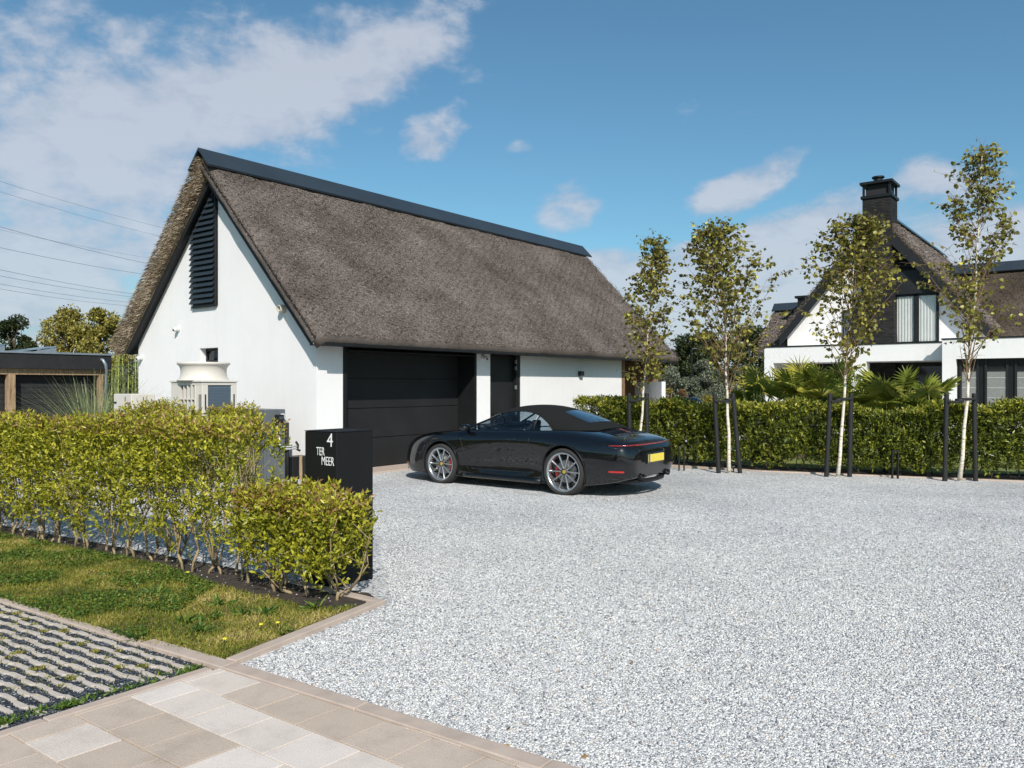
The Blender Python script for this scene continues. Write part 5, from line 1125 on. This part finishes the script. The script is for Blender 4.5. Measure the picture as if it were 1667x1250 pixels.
def body_y(x, z):
    """half width of the body side at station x and height z"""
    i = int(np.argmin(abs(SD[:,0,0]-x))); col = SD[i, 8:, :]
    best = 0
    for j in range(len(col)-1):
        z0, z1 = col[j][2], col[j+1][2]
        if (z0-z)*(z1-z) <= 0 and abs(z1-z0) > 1e-6: best = max(best, col[j][1]+(col[j+1][1]-col[j][1])*(z-z0)/(z1-z0))
    return best
def body_top(x, y):
    i = int(np.argmin(abs(SD[:,0,0]-x))); col = SD[i, 20:, :]; zz = 0
    for j in range(len(col)-1):
        y0, y1 = col[j][1], col[j+1][1]
        if (y0-y)*(y1-y) <= 0 and abs(y1-y0) > 1e-6: zz = max(zz, col[j][2]+(col[j+1][2]-col[j][2])*(y-y0)/(y1-y0))
    return zz
bm = bmesh.new(); grid = []
for i in range(nx_):
    ring = [bm.verts.new(SD[i,j]) for j in range(ns_)]
    ring += [bm.verts.new((SD[i,j,0],-SD[i,j,1],SD[i,j,2])) for j in range(ns_-2, 0, -1)]
    grid.append(ring)
nr = len(grid[0])
for i in range(nx_-1):
    for j in range(nr): bm.faces.new((grid[i][j], grid[i][(j+1)%nr], grid[i+1][(j+1)%nr], grid[i+1][j]))
for ring, dx in ((grid[0],.012),(grid[-1],-.012)):
    c = sum((v.co for v in ring), Vector())/nr; prev = ring
    for s_ in (.8,.5,.2):
        new = [bm.verts.new((v.co.x+dx*(1-s_), c.y+(v.co.y-c.y)*s_, c.z+(v.co.z-c.z)*s_)) for v in ring]
        for j in range(nr): bm.faces.new((prev[j], prev[(j+1)%nr], new[(j+1)%nr], new[j]))
        prev = new
    bm.faces.new(prev)
bmesh.ops.recalc_face_normals(bm, faces=bm.faces); bme = bpy.data.meshes.new('body'); bm.to_mesh(bme); bm.free()
body = link('body', bme, [PAINT, DARKGAP], car, smooth=True)
FA, RA = 1.25, -1.20; FR, RR = .338, .358
cut = MB()
for (ax, r) in ((FA, .372), (RA, .388)):
    for sg in (-1, 1):
        M_ = Matrix.Translation((ax, sg*.86, (FR if ax > 0 else RR)+.012))@Matrix.Rotation(R(90),4,'X')
        n = 72; vs = [(r*math.cos(2*math.pi*j/n), r*math.sin(2*math.pi*j/n), z) for z in (-.24,.24) for j in range(n)]
        cut.add(vs, [tuple(range(n-1,-1,-1)), tuple(range(n,2*n))]+[(j,(j+1)%n,n+(j+1)%n,n+j) for j in range(n)], 1, M_)
# side intake behind the door stays a surface mark; number of boolean cuts kept small
co = cut.build('cutter', [PAINT, DARKGAP], car)
bo = body.modifiers.new('b', 'BOOLEAN'); bo.operation = 'DIFFERENCE'; bo.object = co; bo.solver = 'EXACT'
bpy.context.view_layer.update(); dg = bpy.context.evaluated_depsgraph_get(); nm = bpy.data.meshes.new_from_object(body.evaluated_get(dg)); body.modifiers.clear()
old = body.data; body.data = nm; bpy.data.meshes.remove(old); nm.name = 'body'
bpy.data.objects.remove(co)
# mark sharp wells flat
for p in nm.polygons:
    p.use_smooth = p.material_index == 0
def side_line(name, pts, w, m, parent, off=.002, both=True, n=6, mirror_parent=None):
    """thin strip lying on the body side through (x,z) points"""
    for sg in ((1,-1) if both else (1,)):
        mb = MB(); P = []
        for i in range(len(pts)-1):
            for k in range(n): t = k/n; x = pts[i][0]+(pts[i+1][0]-pts[i][0])*t; z = pts[i][1]+(pts[i+1][1]-pts[i][1])*t; P.append((x, sg*(body_y(x,z)+off), z))
        x, z = pts[-1]; P.append((x, sg*(body_y(x,z)+off), z)); mb.tube(P, w, 6); mb.build(name, m, parent, smooth=True)
# door shut lines
SEAM = mat('seam', (.002,.002,.002), .6, .1)
side_line('door_seam', [(.86,.86),(.80,.70),(.72,.50),(.70,.32),(.66,.25),(.2,.225),(-.30,.23),(-.42,.28),(-.50,.50),(-.56,.72),(-.55,.90)], .004, SEAM, body, -.001)
# arch lips
for (ax, r, zc) in ((FA,.372,FR+.012),(RA,.388,RR+.012)):
    for sg in (1,-1):
        mb = MB(); P = []
        for k in range(33):
            a = R(-24+228*k/32); x, z = ax+r*math.cos(a), zc+r*math.sin(a)
            if z < .2: continue
            P.append((x, sg*(body_y(x,min(z,.8))+.001), z))
        mb.tube(P, .010, 8); mb.build('wheel_arch_lip', PAINT, body, smooth=True)
# sills and flank blades
for sg in (1,-1):
    mb = MB(); P = [(x, sg*(.845+.03*((-x+.2)/1.2 if x < 0 else 0)), .175) for x in np.linspace(.82,-.78,12)]; mb.tube(P, .042, 10); mb.build('side_skirt', PAINT, body, smooth=True)
    mb = MB(); P = [(x, sg*(body_y(x,.30)+.004), .292+.012*(x < -.35)*(-x-.35)*3) for x in np.linspace(.62,-.62,14)]; mb.tube(P, [.004]+[.016]*12+[.006], 8); mb.build('door_crease', PAINT, body, smooth=True)
    mb = MB(); 
    x = -.22; mb.tube([(x+.10,sg*(body_y(x+.1,.80)+.004),.795),(x+.02,sg*(body_y(x,.80)+.012),.80),(x-.08,sg*(body_y(x-.08,.80)+.004),.802)], [.006,.012,.006], 8); mb.build('door_handle', PAINT, body, smooth=True)
# greenhouse surface
GH = [(1.02,.70,.885,.895,.60),(.90,.735,.90,.955,.62),(.75,.745,.91,1.03,.62),(.55,.745,.915,1.125,.60),(.35,.74,.92,1.212,.57),(.22,.735,.92,1.270,.555),(.0,.73,.922,1.310,.55),(-.25,.725,.925,1.325,.55),(-.5,.72,.93,1.312,.54),(-.75,.72,.935,1.268,.53),(-1.0,.71,.945,1.195,.50),(-1.25,.67,.955,1.105,.46),(-1.45,.58,.965,1.022,.42),(-1.58,.44,.96,.978,.36)]   # x, belt y, belt z, top z, roof half width
GD = catmull(np.array(GH), 8)
def ghp(x, phi):
    """phi 0 belt .. 1 centre line"""
    i = np.interp(-x, -GD[:,0], np.arange(len(GD))); g = [np.interp(i, np.arange(len(GD)), GD[:,k]) for k in range(5)]
    by, bz, tz, ry = g[1:]; ph = phi*math.pi/2
    c, s_ = math.cos(ph), math.sin(ph); n = 2.5
    y = by*max(c,0)**(2/n)*(1-.10*math.sin(ph)); z = bz+(tz-bz)*s_**(2/n)
    # crown: the middle is slightly higher
    return (x, y, z)
def patch(name, xs, lo, hi, m, parent, nphi=14, off=0, mirror=True, smooth=True):
    for sg in ((1,-1) if mirror else (1,)):
        V = []; Fc = []
        for x in xs:
            for k in range(nphi+1):
                p = lo(x)+(hi(x)-lo(x))*k/nphi; q = ghp(x, p); V.append((q[0], sg*(q[1]+off*math.cos(p*1.57)), q[2]+off*math.sin(p*1.57)))
        w = nphi+1
        for i in range(len(xs)-1):
            for k in range(nphi): Fc.append((i*w+k, i*w+k+1, (i+1)*w+k+1, (i+1)*w+k))
        mb = MB(); mb.add(V, Fc); mb.build(name, m, parent, smooth=smooth)
def pill(x):      # A pillar / top edge of the side glass
    pts = [(.92,.0),(.80,.18),(.60,.32),(.40,.43),(.24,.50),(.0,.53),(-.25,.51),(-.48,.44),(-.64,.33),(-.78,.20),(-.90,.0)]
    return float(np.interp(-x, [-p[0] for p in pts], [p[1] for p in pts]))
full = lambda x: 1.0
def both_halves(name, xs, lo, m, parent, off=0, nphi=22):
    # one continuous mesh across the centre line
    V = []; Fc = []; rows = []
    for x in xs:
        row = []
        ks = [lo(x)+(1-lo(x))*k/nphi for k in range(nphi+1)]
        pts = [(ghp(x,p), p, 1) for p in ks]+[(ghp(x,p), p, -1) for p in ks[-2::-1]]
        for q, p, sg in pts: V.append((q[0], sg*(q[1]+off*math.cos(p*1.57)), q[2]+off*math.sin(p*1.57)))
    w = 2*nphi+1
    for i in range(len(xs)-1):
        for k in range(w-1): Fc.append((i*w+k, i*w+k+1, (i+1)*w+k+1, (i+1)*w+k))
    mb = MB(); mb.add(V, Fc); return mb.build(name, m, parent, smooth=True)
both_halves('windscreen', np.linspace(1.0,.27,16), pill, CARG, car, -.004)
st_ = both_halves('soft_top', list(np.linspace(.29,-.90,34))+list(np.linspace(-.93,-1.57,16)), pill, FABRIC, car, .003)
sol = st_.modifiers.new('s','SOLIDIFY'); sol.thickness = .014; sol.offset = -1
patch('side_window', np.linspace(.90,-.52,26), lambda x: .0, lambda x: max(.001,pill(x)-.012), CARG, car, 10, -.004)
patch('quarter_window', np.linspace(-.545,-.88,10), lambda x: .0, lambda x: max(.001,pill(x)-.012), CARG, car, 8, -.004)
for sg in (1,-1):
    mb = MB(); P = [(lambda q: (q[0],sg*q[1],q[2]))(ghp(x, pill(x))) for x in np.linspace(.93,.24,16)]; mb.tube(P, .017, 8); mb.build('window_pillar', PAINT, car, smooth=True)
    mb = MB(); P = [(lambda q: (q[0],sg*(q[1]+.002),q[2]))(ghp(x, pill(x))) for x in np.linspace(.24,-.9,24)]; mb.tube(P, .008, 6); mb.build('window_seal', BLACKG, car, smooth=True)
    mb = MB(); P = [(lambda q: (q[0],sg*(q[1]+.0),q[2]))(ghp(-.53-.04*p, p*pill(-.55))) for p in np.linspace(0,1,8)]; mb.tube(P, .009, 6); mb.build('window_seal', BLACKG, car, smooth=True)
    mb = MB(); P = [(x, sg*(ghp(x,0)[1]+.012), ghp(x,0)[2]+.004) for x in np.linspace(.92,-.90,20)]; mb.tube(P, .007, 6); mb.build('belt_trim', CHR, car, smooth=True)
# header and rear window
V = []; Fc = []; xs = np.linspace(-.86,-1.34,14); nn = 20
for i, x in enumerate(xs):
    f = i/13; ww = .34+.10*math.sin(f*math.pi*.55) ; p_e = 1-ww/.80*.62
    for k in range(nn+1):
        s_ = -1+2*k/nn; p = 1-(1-p_e)*abs(s_)**1.0; q = ghp(x,p); V.append((q[0], math.copysign(q[1], s_) if s_ else 0, q[2]+.008))
for i in range(13):
    for k in range(nn): Fc.append((i*(nn+1)+k, i*(nn+1)+k+1, (i+1)*(nn+1)+k+1, (i+1)*(nn+1)+k))
mb = MB(); mb.add(V, Fc); mb.build('rear_window', mat('rear_glass', (.006,.008,.010), .02, .1, coat=1), car, smooth=True)
# interior
mb = MB(); mb.bar(-.9,.85,-.66,.66,.84,.90)
for sg in (1,-1):
    s = MB(); s.add([(-.02,sg*.16,.70),(-.02,sg*.58,.70),(-.30,sg*.56,1.0),(-.30,sg*.20,1.0),(-.14,sg*.16,.70),(-.14,sg*.58,.70),(-.38,sg*.54,.99),(-.38,sg*.22,.99)],[(0,1,2,3),(7,6,5,4),(0,4,5,1),(1,5,6,2),(2,6,7,3),(3,7,4,0)])
    s.box((-.36,sg*.38,1.04),(.08,.20,.10)); s.build('seat', LEATH, car, bevel=.03)
mb = MB(); mb.lathe([(.165,-.012),(.178,0),(.165,.012),(.152,0),(.165,-.012)],32,0,Matrix.Translation((.42,.37,.99))@Matrix.Rotation(R(66),4,'Y')); mb.tube([(.42,.22,.99),(.42,.52,.99)],.014,6); mb.build('steering_wheel', LEATH, car, smooth=True)
mb = MB(); mb.tube([(.62,-.62,.95),(.60,0,.97),(.62,.62,.95)],.05,10); mb.build('dashboard', LEATH, car, smooth=True)
mb = MB(); mb.box((.42,.0,1.16),(.03,.22,.06)); mb.build('rear_mirror', BLACKG, car, bevel=.012)
for sg in (1,-1):
    mb = MB(); T = Matrix.Translation((.70,sg*.905,.955)); mb.lathe([(.0,-.075),(.055,-.07),(.082,-.03),(.085,.02),(.07,.05),(.0,.055)],24,0,T@Matrix.Rotation(R(90),4,'Y')@Matrix.Diagonal((.72,1.15,1,1))); ms = mb.build('side_mirror', PAINT, car, smooth=True)
    mb = MB(); mb.tube([(.72,sg*.79,.905),(.71,sg*.86,.925)],[.022,.018],8); mb.build('mirror_foot', BLACKG, ms, smooth=True)
# wheels
def wheel(ax, sg, r, rimr, w):
    wr = empty('wheel'); wr.parent = car; T0 = Matrix.Translation((ax, sg*(.905-w/2 if ax > 0 else .935-w/2), r-.012))
    wr.matrix_local = T0
    Rm = Matrix.Rotation(R(-90*sg),4,'X')       # local z -> outward
    h = w/2; mb = MB()
    mb.lathe([(rimr-.004,-h*.9),(rimr+.03,-h),(r-.03,-h*.98),(r-.004,-h*.8),(r,-h*.55),(r,h*.55),(r-.004,h*.80),(r-.028,h*.98),(rimr+.032,h*1.0),(rimr+.004,h*.90),(rimr-.006,h*.84)],80,0,Rm); ty = mb.build('tyre', RUBBER, wr, smooth=True)
    mb = MB(); mb.lathe([(rimr-.004,-h*.85),(rimr-.03,-h*.8),(rimr-.045,0),(rimr-.03,h*.70),(rimr-.016,h*.86),(rimr+.002,h*.90),(rimr+.006,h*.84)],80,0,Rm)
    rim = mb.build('rim', RIM, wr, smooth=True)
    mb = MB(); mb.lathe([(0,h*.45),(rimr-.05,h*.1),(rimr-.045,h*.05),(0,h*.02)],60,0,Rm)
    hubz = h*.62
    for k in range(5):
        for s_ in (-1,1):
            a0 = R(72*k+90); a1 = a0+s_*R(17.5); da = s_*.020
            c0 = Vector((math.cos(a0)*.045-math.sin(a0)*da*1.0, math.sin(a0)*.045+math.cos(a0)*da, hubz)); c1 = Vector((math.cos(a1)*(rimr-.012), math.sin(a1)*(rimr-.012), h*.78)); d = (c1-c0).normalized(); n = Vector((-d.y,d.x,0)).normalized()
            sp = MB(); w0, w1 = .011, .013; dn = Vector((0,0,-.035)); mid = (c0+c1)/2+Vector((0,0,-.006))
            ring = lambda c, w: [c-n*w, c-n*w*.55+Vector((0,0,.007)), c+n*w*.55+Vector((0,0,.007)), c+n*w, c+n*w*.7+dn, c-n*w*.7+dn]
            V = ring(c0,w0)+ring(mid,(w0+w1)/2*.9)+ring(c1,w1)
            sp.add(V, [(i*6+j, i*6+(j+1)%6, (i+1)*6+(j+1)%6, (i+1)*6+j) for i in range(2) for j in range(6)], 0, Rm); sp.build('spoke', RIM, rim)
    mb2 = MB(); mb2.lathe([(.0,hubz+.004),(.04,hubz+.003),(.062,hubz-.008),(.065,hubz-.04),(0,hubz-.04)],32,0,Rm); mb2.build('hub', RIMD, rim, smooth=True)
    mb2 = MB(); mb2.lathe([(0,hubz+.010),(.026,hubz+.009),(.030,hubz+.003),(0,hubz+.003)],24,0,Rm); mb2.build('centre_cap', GOLD, rim)
    mb2 = MB(); mb2.lathe([(0,h*.20),(.07,h*.22),(.07,h*.12),(.175,h*.12),(.175,h*.0),(0,0)],48,0,Rm); mb2.build('brake_disc', DISC, wr)
    # caliper behind the axle (front) / ahead (rear)
    mb2 = MB(); d_ = -1 if ax > 0 else 1; seg = []
    for k in range(9):
        a = R((-26+52*k/8)); seg.append((math.cos(a)*d_, math.sin(a)))
    V = [];
    for (c, s_) in seg:
        for (rr, z) in ((.145,h*.02),(.20,h*.02),(.20,h*.25),(.145,h*.25)): V.append(Vector((c*rr, s_*rr, z)))
    # map wheel plane: x stays x, y -> vertical
    Mv = Matrix(((1,0,0,0),(0,0,sg,0),(0,1,0,0),(0,0,0,1)))
    mb2.add(V, [(i*4+j, i*4+(j+1)%4, (i+1)*4+(j+1)%4, (i+1)*4+j) for i in range(8) for j in range(4)]+[(0,1,2,3),(35,34,33,32)], 0, Mv); mb2.build('brake_caliper', REDC, wr, bevel=.008)
    mb2 = MB(); mb2.lathe([(0,-h*.2),(rimr-.05,-h*.2),(rimr-.05,-h*.15),(0,-h*.15)],40,0,Rm); mb2.build('backing_plate', DARKGAP, wr)
for sg in (1,-1):
    wheel(FA, sg, FR, .274, .235); wheel(RA, sg, RR, .292, .295)
# rear lights, plate, exhaust, grille
def rear_strip(name, z0, z1, m, yend_x, off=.004, closed=True, x_from=None, parent=None):
    """band wrapping round the tail between two heights, from x=yend_x on each side"""
    pts = []; xs = np.linspace(yend_x, -2.27, 40)
    for x in xs:
        y = body_y(x, (z0+z1)/2)
        if y > .05: pts.append((x, y))
    V = []
    arc = pts+[(pts[-1][0]-.012*math.sin(t*math.pi), pts[-1][1]*(1-2*t)) for t in np.linspace(.06,.94,15)]+[(x,-y) for x, y in pts[::-1]]
    for (x, y) in arc:
        r_ = math.hypot(x+1.2, y); ux, uy = (x+1.2)/r_, y/r_
        V += [(x+ux*off, y+uy*off, z0), (x+ux*off*1.2, y+uy*off*1.2, z1)]
    mb = MB(); mb.add(V, [(2*i,2*i+1,2*i+3,2*i+2) for i in range(len(arc)-1)]); o = mb.build(name, m, parent or car, smooth=True); s_ = o.modifiers.new('s','SOLIDIFY'); s_.thickness = .008; return o
lb = rear_strip('tail_light_bar', .755, .782, TAILD, -1.93, .006)
rear_strip('light_strip', .765, .774, TAIL, -1.97, .0105, parent=lb)
rear_strip('bumper_line', .722, .727, SEAM, -1.80, .002)
mb = MB(); xs = np.linspace(-1.90,-2.10,8)
for sg in (1,-1):
    mb = MB(); V = []
    for x in np.linspace(-1.86,-2.13,10):
        z_ = .725+.02*(x+2.13)/.27; y = body_y(x,z_)+.005; V += [(x, sg*y, z_), (x-.004, sg*(body_y(x,z_+.012)+.005), z_+.012)]
    mb.add(V, [(2*i,2*i+1,2*i+3,2*i+2) for i in range(9)]); mb.build('light_lens', CHR, lb)
    mb = MB(); V = []
    for x in np.linspace(-1.96,-2.17,10): V += [(x, sg*(body_y(x,.385)+.006), .382), (x, sg*(body_y(x,.41)+.006), .408)]
    mb.add(V, [(2*i,2*i+1,2*i+3,2*i+2) for i in range(9)]); mb.build('rear_reflector', TAIL, car)
    mb = MB(); V = []
    for x in np.linspace(-1.93,-2.08,6): V += [(x, sg*(body_y(x,.285)+.004), .282), (x, sg*(body_y(x,.30)+.004), .296)]
    mb.add(V, [(2*i,2*i+1,2*i+3,2*i+2) for i in range(5)]); mb.build('bumper_vent', CHR, car)
mb = MB(); mb.tube([(-1.9,.0+.70,.24),(-2.12,.58,.235),(-2.24,.3,.235),(-2.27,0,.235),(-2.24,-.3,.235),(-2.12,-.58,.235),(-1.9,-.70,.24)],.035,10); mb.build('rear_diffuser', BLACKG, car, smooth=True)
for sg in (1,-1):
    mb = MB(); T = Matrix.Translation((-2.26,sg*.43,.30))@Matrix.Rotation(R(-90),4,'Y')@Matrix.Diagonal((.72,1,1,1)); mb.lathe([(.055,-.12),(.060,0),(.066,.03),(.062,.035),(.052,.02),(.05,-.1),(0,-.1)],32,0,T); mb.build('exhaust_tip', BLACKG, car, smooth=True)
e = mb = MB(); mb.box((-2.292,.0,.56),(.014,.52,.115)); pt = mb.build('number_plate', PLY, car, bevel=.003); pt.location = (0,0,0)
mb = MB(); mb.box((-2.3005,.242,.56),(.004,.036,.113)); mb.build('plate_band', PLB, pt)
mb = MB(); mb.box((-2.27,0,.56),(.04,.58,.17)); mb.build('plate_recess', PAINT, car, bevel=.02)
gr = MB()
for k in range(26):
    y = -.47+.94*k/25
    if abs(y) < .03: continue
    x0, x1 = -1.62, -1.90+.05*abs(y)
    P = [(x, y, body_top(x,abs(y))+.006) for x in np.linspace(x0,x1,6)]; gr.tube(P, .006, 4)
gb = MB(); V = []
for x in np.linspace(-1.60,-1.92,8):
    for y in np.linspace(-.49,.49,13): V.append((x, y, body_top(x,max(.001,abs(y)))+.003))
gb.add(V, [(i*13+k, i*13+k+1, (i+1)*13+k+1, (i+1)*13+k) for i in range(7) for k in range(12)]); g0_ = gb.build('engine_grille', DARKGAP, car, smooth=True); gr.build('fin', PAINT, g0_, smooth=True)
mb = MB(); V = []
for x in np.linspace(-1.66,-1.86,5):
    for y in (-.022,.022): V.append((x,y,body_top(x,.02)+.014))
mb.add(V, [(2*i,2*i+1,2*i+3,2*i+2) for i in range(4)]); mb.build('brake_light', TAIL, g0_)
side_line('deck_seam', [(-1.56,.885),(-1.75,.83),(-1.9,.79)], .003, SEAM, body, .001)
for sg in (1,-1):
    mb = MB(); T = Matrix.Translation((1.98,sg*.62,.655))@Matrix.Rotation(R(-62),4,'Y'); mb.lathe([(0,.05),(.07,.045),(.11,.02),(.125,-.02)],28,0,Matrix.Translation((1.93,sg*.665,.66))@Matrix.Rotation(R(58),4,'Y')); mb.build('headlight', mat('lamp_glass', (.02,.022,.025), .06, .1) if sg == 1 else bpy.data.materials['lamp_glass'], car, smooth=True)
mb = MB(); mb.tube([(2.235,.6,.19),(2.285,.3,.185),(2.29,0,.185),(2.285,-.3,.185),(2.235,-.6,.19)],.02,8); mb.build('front_lip', BLACKG, car, smooth=True)

# ------------------------------------------------------------------ overhead wires
WIRE = mat('wire', (.05,.055,.06), .6, .1)
lines = [((0,295),(258,369)),((0,312),(246,381)),((0,369),(231,427)),((0,403),(225,445)),((0,439),(207,477)),((0,449),(204,482)),((0,462),(180,489)),((0,470),(168,494)),((0,374),(225,417))]
labs = ['topmost overhead wire crossing the sky at the left','second overhead wire from the top','overhead wire in the middle, darkest one','overhead wire just below the middle one','overhead wire above the lowest bundle','upper wire of the lowest bundle','middle wire of the lowest bundle','lowest overhead wire above the trees','faint thin wire just below the darkest one']
for i, ((x0,y0),(x1,y1)) in enumerate(lines):
    Z = 70+3*i; p, q = at(x0,y0,Z), at(x1,y1,Z*1.25); d = q-p; pts = []
    for k in range(-12, 25):
        f = k/8; s = p+d*f; sag = .5*((f-.5)**2-.25); pts.append(s+Vector((0,0,sag)))
    mb = MB(); mb.tube(pts, .019 if i not in (0,1,8) else .011, 4, cap=False); tag(mb.build('overhead_wire', WIRE), labs[i], 'wire', 'overhead wires')
